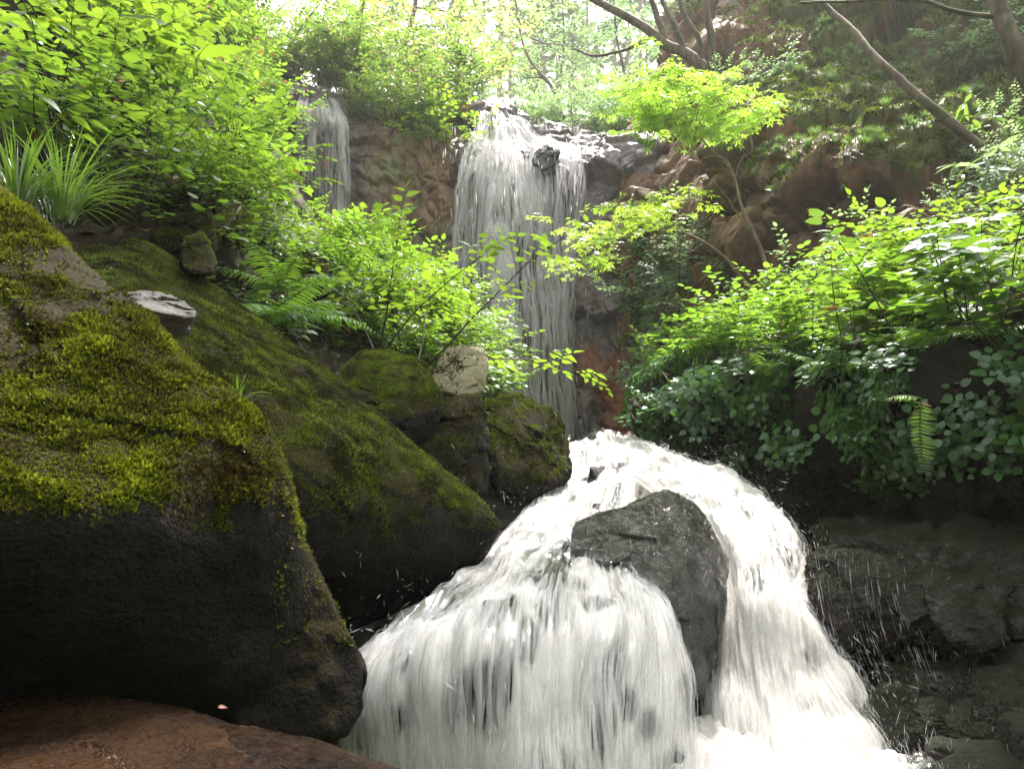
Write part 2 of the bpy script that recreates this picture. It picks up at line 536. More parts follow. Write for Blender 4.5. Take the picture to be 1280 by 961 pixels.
def relief(G, amp_big, sc_big, amp_small, sc_small, rough, seed, mask=1.0, crack=0.0):
    """push a control sheet out along its normals into broken rock"""
    nv, nu, _ = G.shape
    N = grid_normals(G).reshape(-1, 3)
    p = G.reshape(-1, 3)
    wob = np.stack([fbm(p, 1.7, 3, seed + 40 + k) for k in range(3)], 1) * 0.025
    q = (p + wob) @ np.array([[0.88, 0.33, 0.34], [-0.42, 0.88, 0.22], [-0.22, -0.34, 0.91]]).T
    s1, t1, e1 = blocks(q * np.asarray(sc_big), seed)
    s2, t2, e2 = blocks(q * np.asarray(sc_small), seed + 5)
    d = amp_big * (s1 + 0.3 * t1) + amp_small * (s2 + 0.35 * t2) + rough * fbm(p, 9, 4, seed + 9)
    d = d - amp_small * crack * (np.exp(-(e1 / 0.035) ** 2) * 0.8 + np.exp(-(e2 / 0.05) ** 2) * 0.4)
    return (p + N * (d * mask)[:, None]).reshape(nv, nu, 3)

def tri_grid(G):
    return quads_to_tris(grid_faces(*G.shape[:2]))

# ---- the high rock wall the falls come over
wall_rows = [
    [(250, 620, 10.6), (380, 600, 10.4), (470, 590, 10.0), (540, 575, 9.7), (600, 565, 9.6), (680, 560, 9.45), (740, 556, 9.0), (800, 556, 8.7), (900, 556, 9.0)],
    [(250, 440, 10.7), (380, 440, 10.4), (470, 430, 10.1), (540, 430, 9.8), (600, 440, 9.6), (680, 440, 9.5), (740, 440, 9.1), (800, 440, 8.8), (900, 440, 9.0)],
    [(250, 330, 10.8), (380, 320, 10.5), (470, 330, 10.2), (540, 330, 10.0), (600, 330, 9.65), (680, 330, 9.6), (740, 330, 9.3), (800, 330, 9.1), (900, 330, 9.1)],
    [(250, 230, 10.8), (380, 225, 10.5), (470, 240, 10.3), (540, 245, 10.1), (600, 250, 9.7), (680, 250, 9.65), (740, 255, 9.5), (800, 255, 9.3), (900, 250, 9.3)],
    [(250, 120, 10.9), (375, 135, 10.5), (450, 165, 10.35), (535, 185, 10.2), (585, 196, 9.85), (690, 200, 9.85), (745, 205, 9.75), (810, 190, 9.6), (900, 160, 9.6)],
    [(250, 60, 11.2), (380, 118, 10.9), (450, 140, 10.9), (530, 160, 10.9), (600, 165, 10.5), (660, 172, 10.5), (730, 180, 10.5), (800, 160, 10.6), (900, 130, 10.6)],
    [(250, 20, 12.0), (380, 104, 11.7), (450, 115, 11.8), (540, 140, 11.8), (603, 137, 11.0), (642, 139, 11.0), (730, 165, 11.6), (800, 140, 11.8), (900, 100, 11.8)],
    [(250, 0, 14.5), (380, 90, 14.5), (450, 105, 14.5), (540, 130, 14.5), (600, 134, 14.5), (660, 136, 14.5), (730, 150, 14.5), (800, 130, 14.5), (900, 90, 14.5)],
]
WALL0 = sheet(wall_rows, 330, 400)
fade = np.ones(WALL0.shape[:2])
WALL = relief(WALL0, 0.28, (1.3, 1.3, 1.0), 0.07, (2.9, 2.9, 1.9), 0.025, 21, 1.0, 0.8)

def to_px(p):
    x, y, z = p[:, 0], p[:, 1], p[:, 2]
    f = y * CP + z * SP
    return 640 + FPX * x / f, 480.5 - FPX * (z * CP - y * SP) / f

wx, wy = to_px(WALL.reshape(-1, 3))
wn1 = fbm(WALL.reshape(-1, 3), 1.6, 4, 71)
brown = smooth01(wx + 18 * wn1, 448, 478) * (1 - smooth01(wx + 22 * wn1, 560, 580))
orange = smooth01(wx + 25 * wn1, 736, 760) * smooth01(wy + 30 * wn1, 430, 460) * (1 - smooth01(wx, 830, 850))
green = brown * smooth01(wn1 + 0.5 * fbm(WALL.reshape(-1, 3), 4, 3, 5), 0.1, 0.55)
t = NT('rock wall')
co = t.n('TexCoord').outputs['Object']
n1 = t.noise(co, 3.2, 6, 0.62)
n2 = t.noise(co, 17, 5, 0.65)
f_ = t.math('ADD', t.math('MULTIPLY', n1, 0.6), t.math('MULTIPLY', n2, 0.4))
c = t.ramp(t.fr(f_, 0.3, 0.7), [(0, (0.035, 0.027, 0.025)), (0.5, (0.10, 0.080, 0.074)), (1, (0.2, 0.165, 0.15))])
c2 = t.ramp(t.fr(f_, 0.3, 0.7), [(0, (0.08, 0.045, 0.02)), (0.5, (0.2, 0.12, 0.06)), (1, (0.32, 0.22, 0.13))])
c = t.mix(t.n('Attribute', attribute_name='brown').outputs['Fac'], c, c2)
c = t.mix(t.math('MULTIPLY', t.n('Attribute', attribute_name='green').outputs['Fac'], 0.7), c, (0.17, 0.2, 0.08))
c3 = t.ramp(t.fr(f_, 0.3, 0.7), [(0, (0.10, 0.03, 0.015)), (1, (0.36, 0.12, 0.05))])
c = t.mix(t.n('Attribute', attribute_name='orange').outputs['Fac'], c, c3)
b_ = t.n('Bump', Strength=0.7, Distance=0.05, Height=f_)
p_ = t.n('BsdfPrincipled', Roughness=t.n('MapRange', Value=n2, **{'From Min': 0.3, 'From Max': 0.7, 'To Min': 0.22, 'To Max': 0.55}).outputs[0], Normal=b_)
t.put(p_.inputs['Base Color'], c)
M['wall'] = t.done(p_)
tag(link('cliff', mesh_data('cliff', WALL.reshape(-1, 3), grid_faces(*WALL.shape[:2]), M['wall'], False, attrs={'brown': brown, 'orange': orange, 'green': green})),
    'wet grey and brown rock face behind the two waterfalls', 'cliff', kind='structure')

# ---- the red brown cliff on the far side of the right bank
cliff_rows = [
    [(770, 560, 8.9), (850, 520, 7.8), (950, 470, 6.7), (1080, 430, 5.8), (1210, 420, 5.0), (1420, 440, 4.3), (2100, 440.0, 3.1)],
    [(765, 400, 8.9), (850, 385, 7.9), (950, 395, 6.85), (1080, 380, 6.0), (1210, 380, 5.2), (1420, 380, 4.5), (2100, 366.0, 3.24)],
    [(760, 330, 9.1), (850, 320, 7.9), (950, 340, 6.6), (1080, 335, 5.75), (1210, 330, 5.0), (1420, 330, 4.4), (2100, 298.5, 3.17)],
    [(765, 270, 9.3), (850, 260, 8.0), (950, 270, 6.8), (1080, 270, 5.9), (1210, 280, 5.1), (1420, 290, 4.5), (2100, 244.5, 3.24)],
    [(780, 205, 9.6), (860, 200, 8.2), (950, 195, 7.1), (1080, 215, 6.1), (1210, 235, 5.3), (1420, 250, 4.7), (2100, 190.5, 3.38)],
    [(790, 165, 10.2), (875, 140, 8.9), (955, 120, 8.1), (1080, 160, 7.0), (1210, 190, 6.0), (1420, 210, 5.2), (2100, 136.5, 3.74)],
    [(800, 130, 11.0), (890, 70, 10.0), (970, 50, 9.6), (1080, 90, 8.5), (1210, 130, 7.2), (1420, 150, 6.0), (2100, 55.5, 4.32)],
    [(820, 80, 12.5), (905, 10, 11.5), (985, -20, 10.8), (1090, -10, 9.6), (1215, 40, 8.2), (1420, 60, 7.0), (2100, -65.99999999999999, 5.04)],
    [(840, 30, 14.0), (930, -90, 12.3), (1010, -130, 11.4), (1100, -140, 10.2), (1220, -120, 8.8), (1420, -90, 7.6), (2100, -268.5, 5.47)],
    [(860, -30, 16.0), (950, -220, 14.0), (1020, -280, 13.0), (1110, -300, 12.0), (1230, -280, 11.0), (1420, -260, 10.0), (2100, -498.0, 7.2)],
]
CLF0 = sheet(cliff_rows, 460, 600)
CLF = relief(CLF0, 0.60, (0.75, 1.25, 0.8), 0.2, (1.9, 3.2, 1.9), 0.015, 33, 1.0, 1.0)
cx_, cy_ = to_px(CLF.reshape(-1, 3))
cn = fbm(CLF.reshape(-1, 3), 1.1, 4, 15)
cmoss = smooth01(cn + 0.8 * smooth01(cx_, 915, 1000) * (1 - smooth01(cy_, 90, 190)) + 0.9 * smooth01(cx_, 930, 1040) * (1 - smooth01(cy_, 200, 250)) - 0.35, 0.1, 0.5)
t = NT('red brown cliff')
co = t.n('TexCoord').outputs['Object']
n1 = t.noise(co, 2.6, 6, 0.62)
n2 = t.noise(co, 14, 5, 0.68)
f_ = t.math('ADD', t.math('MULTIPLY', n1, 0.55), t.math('MULTIPLY', n2, 0.45))
c = t.ramp(t.fr(f_, 0.3, 0.7), [(0, (0.03, 0.014, 0.006)), (0.4, (0.115, 0.058, 0.026)), (0.75, (0.21, 0.118, 0.056)), (1, (0.40, 0.30, 0.18))])
c = t.mix(t.fr(t.noise(co, 1.5, 5, 0.7), 0.56, 0.66), c, t.mix(n2, (0.12, 0.10, 0.06), (0.3, 0.27, 0.19)))
nz = t.n('SeparateXYZ', Vector=t.n('NewGeometry').outputs['Normal']).outputs['Z']
k = t.math('ADD', t.math('MULTIPLY', t.n('Attribute', attribute_name='mossy').outputs['Fac'], 0.75), t.math('ADD', t.math('MULTIPLY', nz, 0.45), t.math('MULTIPLY', t.math('SUBTRACT', t.noise(co, 4, 5, 0.65), 0.5), 1.4)))
mc = t.mix(t.noise(co, 9, 4), (0.03, 0.05, 0.010), (0.12, 0.15, 0.018))
c = t.mix(t.fr(k, 0.44, 0.66), c, mc)
b_ = t.n('Bump', Strength=0.8, Distance=0.05, Height=f_)
p_ = t.n('BsdfPrincipled', Roughness=0.7, Normal=b_)
t.put(p_.inputs['Base Color'], c)
M['red_cliff'] = t.done(p_)
tag(link('cliff_right', mesh_data('cliff_right', CLF.reshape(-1, 3), grid_faces(*CLF.shape[:2]), M['red_cliff'], False, attrs={'mossy': cmoss})),
    'red brown angular cliff with mossy shelves above the right bank', 'cliff', kind='structure')

# ---- banks
left_rows = [
    [(-500, 640, 1.5), (-50, 460, 1.95), (120, 420, 2.4), (270, 440, 3.1), (420, 520, 3.7), (540, 560, 4.6), (640, 590, 6.5)],
    [(-500, 480, 1.7), (-50, 330, 2.0), (120, 325, 2.45), (270, 380, 3.2), (420, 465, 3.8), (540, 490, 4.8), (640, 530, 7.0)],
    [(-500, 290, 2.1), (-50, 215, 2.35), (120, 245, 2.75), (270, 300, 3.5), (400, 405, 4.3), (530, 435, 5.6), (630, 505, 7.8)],
    [(-500, 60, 2.7), (-50, 80, 3.0), (120, 140, 3.5), (250, 200, 4.4), (370, 310, 5.6), (500, 385, 7.2), (620, 500, 8.8)],
    [(-500, -200, 3.4), (-50, -130, 3.7), (120, 10, 4.5), (240, 90, 5.6), (340, 220, 7.4), (440, 350, 8.8), (610, 490, 9.6)],
    [(-500, -600, 4.5), (-50, -420, 5.0), (120, -160, 6.0), (230, -30, 7.3), (320, 120, 9.2), (400, 270, 10.2), (600, 480, 10.2)],
    [(-500, -700, 6.5), (-50, -500, 7.0), (120, -230, 8.5), (230, -100, 10), (310, 60, 12), (390, 220, 12), (600, 470, 12)],
]
LB = sheet(left_rows, 200, 240)
LB = relief(LB, 0.16, (1.6, 1.6, 1.6), 0.07, (5, 5, 5), 0.035, 51)
tag(link('left_bank', mesh_data('left_bank', LB.reshape(-1, 3), grid_faces(*LB.shape[:2]), M['soil'], False)),
    'steep dark earth bank covered in leafy plants beside the stream', 'bank', kind='structure')

right_rows = [
    [(780, 500, 8.8), (870, 470, 7.8), (970, 430, 6.6), (1100, 400, 5.8), (1220, 390, 5.1), (1500, 330, 4.4), (2300, 100, 3.6)],
    [(792, 510, 5.6), (870, 462, 5.0), (980, 425, 4.6), (1100, 400, 4.1), (1220, 380, 3.5), (1500, 270, 2.9), (2300, 60, 2.0)],
    [(800, 522, 4.0), (870, 480, 3.7), (980, 458, 3.35), (1100, 468, 2.85), (1220, 425, 2.4), (1500, 300, 2.05), (2300, 60, 1.5)],
    [(803, 545, 3.85), (880, 530, 3.6), (985, 540, 3.25), (1100, 560, 2.8), (1220, 560, 2.4), (1500, 540, 2.05), (2300, 520, 1.5)],
    [(815, 570, 3.85), (890, 590, 3.65), (985, 620, 3.4), (1100, 660, 3.0), (1220, 690, 2.6), (1500, 700, 2.2), (2300, 900, 1.6)],
    [(840, 640, 3.7), (930, 700, 3.4), (1010, 800, 3.0), (1100, 900, 2.7), (1220, 1000, 2.4), (1500, 1200, 2.0), (2300, 1700, 1.5)],
]
RB = sheet(right_rows, 220, 310)
RB = relief(RB, 0.17, (2.2, 2.2, 3.0), 0.06, (6, 6, 7), 0.03, 61)
tag(link('right_bank', mesh_data('right_bank', RB.reshape(-1, 3), grid_faces(*RB.shape[:2]), M['bank'], False)),
    'dark overhanging earth and rock bank edged with moss beside the cascade', 'bank', kind='structure')

# ---- stream bed under the white water
bed_rows = [
    [(420, 600, 6.0), (690, 560, 6.0), (740, 560, 6.0), (790, 560, 6.0), (830, 560, 6.0)],
    [(430, 640, 3.9), (690, 575, 3.9), (735, 562, 3.85), (780, 566, 3.85), (830, 580, 3.85)],
    [(420, 720, 3.0), (640, 660, 3.0), (740, 640, 3.05), (860, 640, 3.05), (1000, 690, 3.0)],
    [(380, 800, 2.4), (560, 760, 2.4), (720, 730, 2.4), (880, 740, 2.4), (1040, 800, 2.5)],
    [(250, 1010, 1.95), (400, 1010, 1.95), (660, 1000, 1.9), (900, 1000, 1.95), (1120, 1010, 2.2)],
    [(200, 1500, 1.5), (300, 1500, 1.5), (660, 1500, 1.4), (900, 1500, 1.4), (1300, 1500, 1.5)],
]
BED = relief(sheet(bed_rows, 140, 150), 0.10, (3, 3, 3), 0.05, (8, 8, 8), 0.02, 81)
tag(link('stream_bed', mesh_data('stream_bed', BED.reshape(-1, 3), grid_faces(*BED.shape[:2]), M['bed'], False)),
    'wet dark rock bed under the white water', 'stream bed', kind='structure')

# ------------------------------------------------------------------ rocks
_ico = {}
def ico(sub):
    if sub not in _ico:
        bm = bmesh.new()
        bmesh.ops.create_icosphere(bm, subdivisions=sub, radius=1)
        bm.verts.ensure_lookup_table()
        V = np.array([v.co[:] for v in bm.verts])
        F = np.array([[v.index for v in f.verts] for f in bm.faces])
        bm.free()
        _ico[sub] = (unit(V), F)
    return _ico[sub]

def hull_planes(pts):
    bm = bmesh.new()
    for p in pts:
        bm.verts.new(p)
    bmesh.ops.convex_hull(bm, input=bm.verts)
    bm.normal_update()
    pl = []
    c = np.mean(pts, 0)
    for f in bm.faces:
        n = np.array(f.normal[:])
        o = np.array(f.verts[0].co[:])
        if (o - c) @ n < 0:
            n = -n
        d = (o - c) @ n
        if all(n @ q[0] < 0.985 for q in pl):
            pl.append((n, d))
    bm.free()
    return c, np.array([q[0] for q in pl]), np.array([q[1] for q in pl])

def rock_shape(pts, sub=6, k=16, chip=0.03, chip_sc=4.0, rough=0.012, seed=1, warp=0.0):
    """a rounded block through the given corner points"""
    pts = np.asarray(pts, float)
    c, N, D = hull_planes(pts)
    V, F = ico(sub)
    ext = np.ptp(pts, axis=0)
    W = unit(V * ext)                        # even sampling of long blocks
    co = np.maximum(W @ N.T, 1e-4) / D[None]
    r = (co ** k).sum(1) ** (-1.0 / k)
    p = c + W * r[:, None]
    s = float(ext.mean())
    nn = W
    d = chip * s * facets(p / s + 0.15 * np.stack([fbm(p / s, 2, 2, seed + q) for q in range(3)], 1), chip_sc, seed, 0.7)
    d = d + warp * s * fbm(p / s, 1.3, 2, seed + 3) + rough * s * fbm(p / s, 7, 5, seed + 5, 0.6)
    return p + nn * d[:, None], F

def rock(name, shapes, mat, label, cat='rock', group=None):
    Vs, Fs, n = [], [], 0
    for V, F in shapes:
        Vs.append(V); Fs.append(F + n); n += len(V)
    V, F = np.concatenate(Vs), np.concatenate(Fs)
    o = link(name, mesh_data(name, V, F, mat, True))
    tag(o, label, cat, group)
    return o, V, F

def B(*q):
    return [P(*a) for a in q]

ROCKS = {}
# foreground boulder, lower left
hull = B((-260, 60, 1.55), (0, 218, 1.34), (180, 392, 1.26), (345, 548, 1.16), (358, 600, 1.12),
         (200, 632, 0.93), (0, 652, 0.82), (-300, 690, 0.72),
         (362, 640, 1.16), (420, 800, 1.24), (405, 925, 1.16), (300, 930, 1.12), (0, 900, 1.08), (-300, 900, 1.0),
         (-300, 100, 2.0), (60, 330, 1.8), (300, 600, 1.6), (380, 800, 1.6), (300, 950, 1.6), (-300, 950, 1.7))
lobe = B((352, 610, 1.16), (372, 700, 1.17), (395, 760, 1.2), (446, 806, 1.27), (462, 852, 1.24), (420, 925, 1.15), (300, 945, 1.08), (230, 720, 1.08), (250, 640, 1.3), (400, 760, 1.5), (450, 840, 1.5), (400, 930, 1.5), (250, 930, 1.4))
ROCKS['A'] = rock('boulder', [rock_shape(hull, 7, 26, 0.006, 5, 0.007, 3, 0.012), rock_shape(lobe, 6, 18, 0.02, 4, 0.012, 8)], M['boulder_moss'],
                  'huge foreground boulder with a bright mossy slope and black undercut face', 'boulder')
# long mossy boulder behind it
hull = B((95, 300, 2.5), (170, 285, 2.75), (266, 350, 2.7), (430, 480, 2.45), (562, 584, 2.25), (648, 652, 2.1), (636, 700, 2.05),
         (570, 735, 1.95), (450, 700, 1.75), (360, 690, 1.65), (300, 560, 1.65), (180, 400, 1.75), (100, 360, 1.9),
         (420, 800, 1.9), (520, 780, 2.1), (600, 700, 2.4), (300, 800, 2.0), (150, 500, 2.6), (480, 620, 2.7), (250, 400, 3.1))
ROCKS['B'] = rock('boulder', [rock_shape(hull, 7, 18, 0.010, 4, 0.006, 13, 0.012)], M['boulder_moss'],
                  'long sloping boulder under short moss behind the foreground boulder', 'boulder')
# pale wedge between the two
hull = B((160, 364, 1.55), (205, 366, 1.52), (250, 390, 1.46), (244, 398, 1.44), (200, 392, 1.40), (165, 380, 1.40), (235, 415, 1.5), (190, 420, 1.46), (165, 405, 1.5), (225, 415, 1.75), (180, 390, 1.8))
ROCKS['C'] = rock('stone', [rock_shape(hull, 6, 26, 0.05, 5, 0.016, 5)], M['grey_rock'], 'pale grey flaky stone wedged on the edge of the long mossy boulder', 'stone')
hull = B((230, 300, 2.45), (252, 290, 2.5), (268, 318, 2.45), (268, 345, 2.4), (232, 345, 2.35), (222, 322, 2.4), (230, 350, 2.8), (270, 340, 2.8), (240, 300, 2.75))
ROCKS['C2'] = rock('stone', [rock_shape(hull, 5, 14, 0.02, 3, 0.008, 6)], M['boulder_moss'], 'small rounded grey brown stone at the top end of the long boulder', 'stone')
hull = B((200, 278, 2.9), (265, 262, 3.0), (275, 290, 2.95), (270, 320, 2.9), (200, 310, 2.8), (190, 290, 2.85), (230, 270, 3.3), (275, 300, 3.3), (210, 310, 3.2))
ROCKS['C3'] = rock('stone', [rock_shape(hull, 5, 14, 0.05, 4, 0.02, 7)], M['boulder_moss'], 'mossy stone under the sedge clump on the left bank', 'stone')
# group of boulders below the falls
hull = B((420, 478, 2.85), (455, 434, 3.2), (510, 440, 3.2), (535, 470, 2.95), (556, 498, 2.85), (550, 520, 2.82), (500, 530, 2.75), (425, 510, 2.8), (420, 560, 2.8), (530, 560, 2.85), (425, 475, 3.4), (545, 500, 3.4), (480, 445, 3.4))
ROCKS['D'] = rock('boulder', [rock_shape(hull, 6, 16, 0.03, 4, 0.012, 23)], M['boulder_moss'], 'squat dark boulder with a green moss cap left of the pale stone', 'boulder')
hull = B((470, 450, 3.9), (500, 442, 3.95), (535, 450, 3.9), (548, 480, 3.8), (520, 500, 3.7), (470, 480, 3.8), (480, 450, 4.3), (545, 480, 4.3), (500, 520, 4.0))
ROCKS['D2'] = rock('boulder', [rock_shape(hull, 5, 12, 0.04, 4, 0.014, 24)], M['boulder_moss'], 'low mossy boulder half hidden behind the squat capped boulder', 'boulder')
hull = B((560, 433, 3.55), (600, 432, 3.5), (611, 448, 3.45), (606, 492, 3.4), (575, 496, 3.38), (540, 485, 3.45), (538, 465, 3.5), (560, 440, 3.8), (605, 440, 3.75), (600, 500, 3.7), (545, 490, 3.7))
ROCKS['E'] = rock('standing_stone', [rock_shape(hull, 6, 26, 0.03, 4, 0.012, 25)], M['pale_rock'], 'upright pale lichened stone propped on the dark boulders', 'stone')
hull = B((520, 520, 3.0), (560, 492, 3.1), (600, 490, 3.05), (612, 520, 2.95), (612, 590, 2.9), (600, 640, 2.75), (560, 640, 2.75), (515, 560, 2.85), (510, 540, 2.95), (590, 500, 3.5), (540, 520, 3.5), (610, 640, 3.2))
ROCKS['F'] = rock('boulder', [rock_shape(hull, 6, 16, 0.04, 4, 0.014, 26)], M['boulder_moss'], 'dark steep boulder under the pale upright stone', 'boulder')
hull = B((612, 500, 3.3), (650, 492, 3.35), (700, 520, 3.3), (712, 560, 3.2), (700, 600, 3.05), (660, 610, 2.95), (615, 580, 2.95), (605, 540, 3.05), (650, 640, 3.0), (700, 620, 3.3), (620, 500, 3.7), (700, 540, 3.8), (620, 660, 3.0))
ROCKS['G'] = rock('boulder', [rock_shape(hull, 6, 14, 0.05, 4, 0.016, 27)], M['boulder_moss'], 'rounded half mossy boulder at the lip of the cascade', 'boulder')
hull = B((500, 640, 2.9), (600, 610, 3.0), (690, 620, 3.1), (680, 660, 3.0), (640, 700, 2.75), (560, 720, 2.6), (480, 720, 2.6), (600, 620, 3.4), (690, 640, 3.4), (500, 760, 2.9), (640, 760, 3.0))
ROCKS['G2'] = rock('rock_ledge', [rock_shape(hull, 6, 14, 0.05, 4, 0.016, 28)], M['bed'], 'black wet ledge below the boulder group beside the cascade', 'rock')
# rock standing in the cascade
hull = B((715, 662, 2.15), (795, 622, 2.3), (832, 602, 2.3), (866, 618, 2.28), (890, 650, 2.25), (914, 690, 2.15), (908, 725, 2.05), (884, 875, 1.92), (868, 870, 1.86),
         (838, 735, 1.86), (775, 700, 1.95), (712, 690, 2.05), (860, 880, 2.1), (760, 800, 2.2), (850, 640, 2.6), (900, 720, 2.5), (760, 660, 2.6))
ROCKS['I'] = rock('rock', [rock_shape(hull, 7, 14, 0.012, 5, 0.012, 31, 0.02)], M['stream_rock'], 'wet speckled rock standing in the middle of the cascade', 'rock')
# slab the curtain falls over
hull = B((470, 835, 1.62), (560, 765, 1.75), (650, 715, 1.95), (740, 705, 2.05), (800, 722, 1.95), (840, 790, 1.75), (850, 1000, 1.6), (700, 1050, 1.45), (560, 1050, 1.48), (440, 1050, 1.55), (600, 700, 2.4), (820, 720, 2.3), (480, 900, 2.2), (840, 1000, 2.3))
ROCKS['S'] = rock('rock_slab', [rock_shape(hull, 6, 14, 0.05, 4, 0.016, 32)], M['bed'], 'dark slab showing through the white water curtain', 'rock')
# brown wet rock, bottom left
hull = B((-300, 858, 0.98), (0, 866, 0.98), (220, 880, 0.98), (400, 925, 0.98), (500, 955, 0.95), (520, 975, 0.9), (300, 1200, 0.55), (-300, 1200, 0.5), (-300, 1300, 0.9), (400, 1200, 0.9), (520, 1050, 0.95))
ROCKS['H'] = rock('rock', [rock_shape(hull, 6, 20, 0.03, 4, 0.008, 35)], M['brown_rock'], 'flat wet red brown rock in front of the foreground boulder', 'rock')
# wet ledges, lower right
hull = B((1005, 690, 2.35), (1060, 672, 2.45), (1180, 690, 2.3), (1300, 680, 2.1), (1400, 690, 2.0), (1020, 740, 2.25), (1060, 800, 2.2), (1200, 790, 2.0), (1400, 800, 1.8), (1080, 850, 2.3), (1400, 860, 2.0), (1020, 700, 2.9), (1400, 650, 2.7), (1050, 850, 2.8))
ROCKS['J'] = rock('rock_ledge', [rock_shape(hull, 7, 16, 0.06, 5, 0.022, 41)], M['wet_rock'], 'upper wet rock ledge with a thin water film beside the cascade', 'rock')
hull = B((1070, 850, 2.05), (1160, 815, 2.1), (1300, 815, 1.9), (1400, 810, 1.8), (1060, 900, 1.95), (1120, 960, 1.85), (1300, 960, 1.7), (1400, 960, 1.6), (1100, 1100, 1.9), (1400, 1100, 1.8), (1080, 850, 2.5), (1400, 800, 2.3))
ROCKS['K'] = rock('rock_ledge', [rock_shape(hull, 7, 14, 0.08, 5, 0.026, 42)], M['wet_rock'], 'lower mossy wet rock ledge at the foot of the right bank', 'rock')
hull = B((1150, 930, 1.75), (1250, 910, 1.75), (1400, 905, 1.65), (1160, 980, 1.65), (1400, 990, 1.5), (1160, 1100, 1.7), (1400, 1100, 1.6), (1170, 930, 2.1), (1400, 900, 2.0))
ROCKS['K2'] = rock('rock', [rock_shape(hull, 5, 14, 0.08, 4, 0.02, 43)], M['wet_rock'], 'glossy dark rock at the water edge below the lower ledge', 'rock')
hull = B((1010, 655, 2.75), (1090, 640, 2.8), (1180, 660, 2.6), (1020, 690, 2.6), (1150, 700, 2.45), (1010, 720, 2.7), (1170, 720, 2.6), (1020, 660, 3.1), (1180, 660, 3.0))
ROCKS['J2'] = rock('rock', [rock_shape(hull, 5, 14, 0.07, 4, 0.02, 44)], M['wet_rock'], 'low mossy rock wedged between the upper ledge and the bank', 'rock')
# mossy blocks half buried in the plants of the left bank
hull = B((350, 330, 4.0), (390, 312, 4.1), (412, 325, 4.05), (415, 360, 3.95), (400, 385, 3.9), (345, 370, 3.9), (360, 325, 4.5), (412, 340, 4.4), (370, 400, 4.2))
ROCKS['N'] = rock('boulder', [rock_shape(hull, 5, 18, 0.05, 4, 0.016, 45)], M['boulder_moss'], 'mossy block sticking out of the ferns on the left bank', 'boulder')
# top of the fall
hull = B((700, 186, 9.4), (684, 180, 9.45), (668, 192, 9.4), (664, 206, 9.3), (678, 216, 9.25), (696, 208, 9.3), (690, 200, 10.0), (670, 195, 10.0))
ROCKS['T1'] = rock('stone', [rock_shape(hull, 5, 12, 0.05, 3, 0.03, 46)], M['wet_rock'], 'dark stone splitting the water at the top of the main fall', 'stone')
hull = B((586, 138, 10.9), (603, 134, 11.0), (606, 158, 10.8), (596, 172, 10.6), (582, 165, 10.6), (590, 140, 11.4), (605, 150, 11.4))
ROCKS['T2'] = rock('stone', [rock_shape(hull, 4, 14, 0.1, 4, 0.02, 47)], M['wet_rock'], 'dark block at the left lip of the main waterfall', 'stone')
# ------------------------------------------------------------------ water
def arclen(G):
    du = np.linalg.norm(np.diff(G, axis=1), axis=2).mean(0)
    dv = np.linalg.norm(np.diff(G, axis=0), axis=2).mean(1)
    u = np.concatenate([[0], np.cumsum(du)])
    v = np.concatenate([[0], np.cumsum(dv)])
    return np.stack(np.meshgrid(u, v), -1)

def toward_camera(G, N):
    return N * np.sign((N * -G).sum(-1, keepdims=True))

def streak_noise(UV, su, sv, seed, octv=3):
    q = np.stack([UV[..., 0].ravel() * su, UV[..., 1].ravel() * sv, np.zeros(UV[..., 0].size)], 1)
    return fbm(q, 1.0, octv, seed).reshape(UV.shape[:2])

def strands(G, n, g, vlen, width, lift, jitter=0.01, K=10, vpow=1.0, umask=None):
    """thin ribbons of water that follow the flow lines of a sheet"""
    nv, nu, _ = G.shape
    N = toward_camera(G, grid_normals(G))
    T = unit(np.gradient(G, axis=1))
    u = g.random(n) * (nu - 1)
    if umask is not None:
        u = umask(g, n) * (nu - 1)
    v0 = g.random(n) ** vpow * (nv - 1)
    L = (vlen[0] + g.random(n) * (vlen[1] - vlen[0])) * (nv - 1)
    s = np.linspace(0, 1, K)
    vv = np.clip(v0[:, None] + L[:, None] * (s[None] - 0.3), 0, nv - 1.001)
    uu = np.clip(u[:, None] + jitter * nu * np.cumsum(g.normal(size=(n, K)), 1) / K, 0, nu - 1.001)
    i, j = vv.astype(int), uu.astype(int)
    fi, fj = (vv - i)[..., None], (uu - j)[..., None]
    i1, j1 = np.minimum(i + 1, nv - 1), np.minimum(j + 1, nu - 1)
    bil = lambda A: (A[i, j] * (1 - fj) + A[i, j1] * fj) * (1 - fi) + (A[i1, j] * (1 - fj) + A[i1, j1] * fj) * fi
    p, nn, tt = bil(G), bil(N), bil(T)
    h = (lift[0] + g.random(n) ** 2 * (lift[1] - lift[0]))[:, None] * (0.35 + 0.65 * np.sin(np.pi * np.clip(s, 0.08, 1))[None])
    p = p + nn * h[..., None]
    w = (width[0] + g.random(n) ** 2 * (width[1] - width[0]))[:, None] * np.sin(np.pi * (0.04 + 0.92 * s))[None] ** 0.7
    tt = unit(tt + nn * g.normal(size=(n, 1, 1)) * 0.5)
    a, b = p - tt * w[..., None] / 2, p + tt * w[..., None] / 2
    mid = p + nn * (w * 0.35)[..., None]
    V = np.stack([a, mid, b], 2)                     # (n,K,3,3)
    k = np.arange(n * K * 3).reshape(n, K, 3)
    F = np.concatenate([np.stack([k[:, :-1, q], k[:, :-1, q + 1], k[:, 1:, q + 1], k[:, 1:, q]], -1).reshape(-1, 4) for q in (0, 1)])
    return V.reshape(-1, 3), F

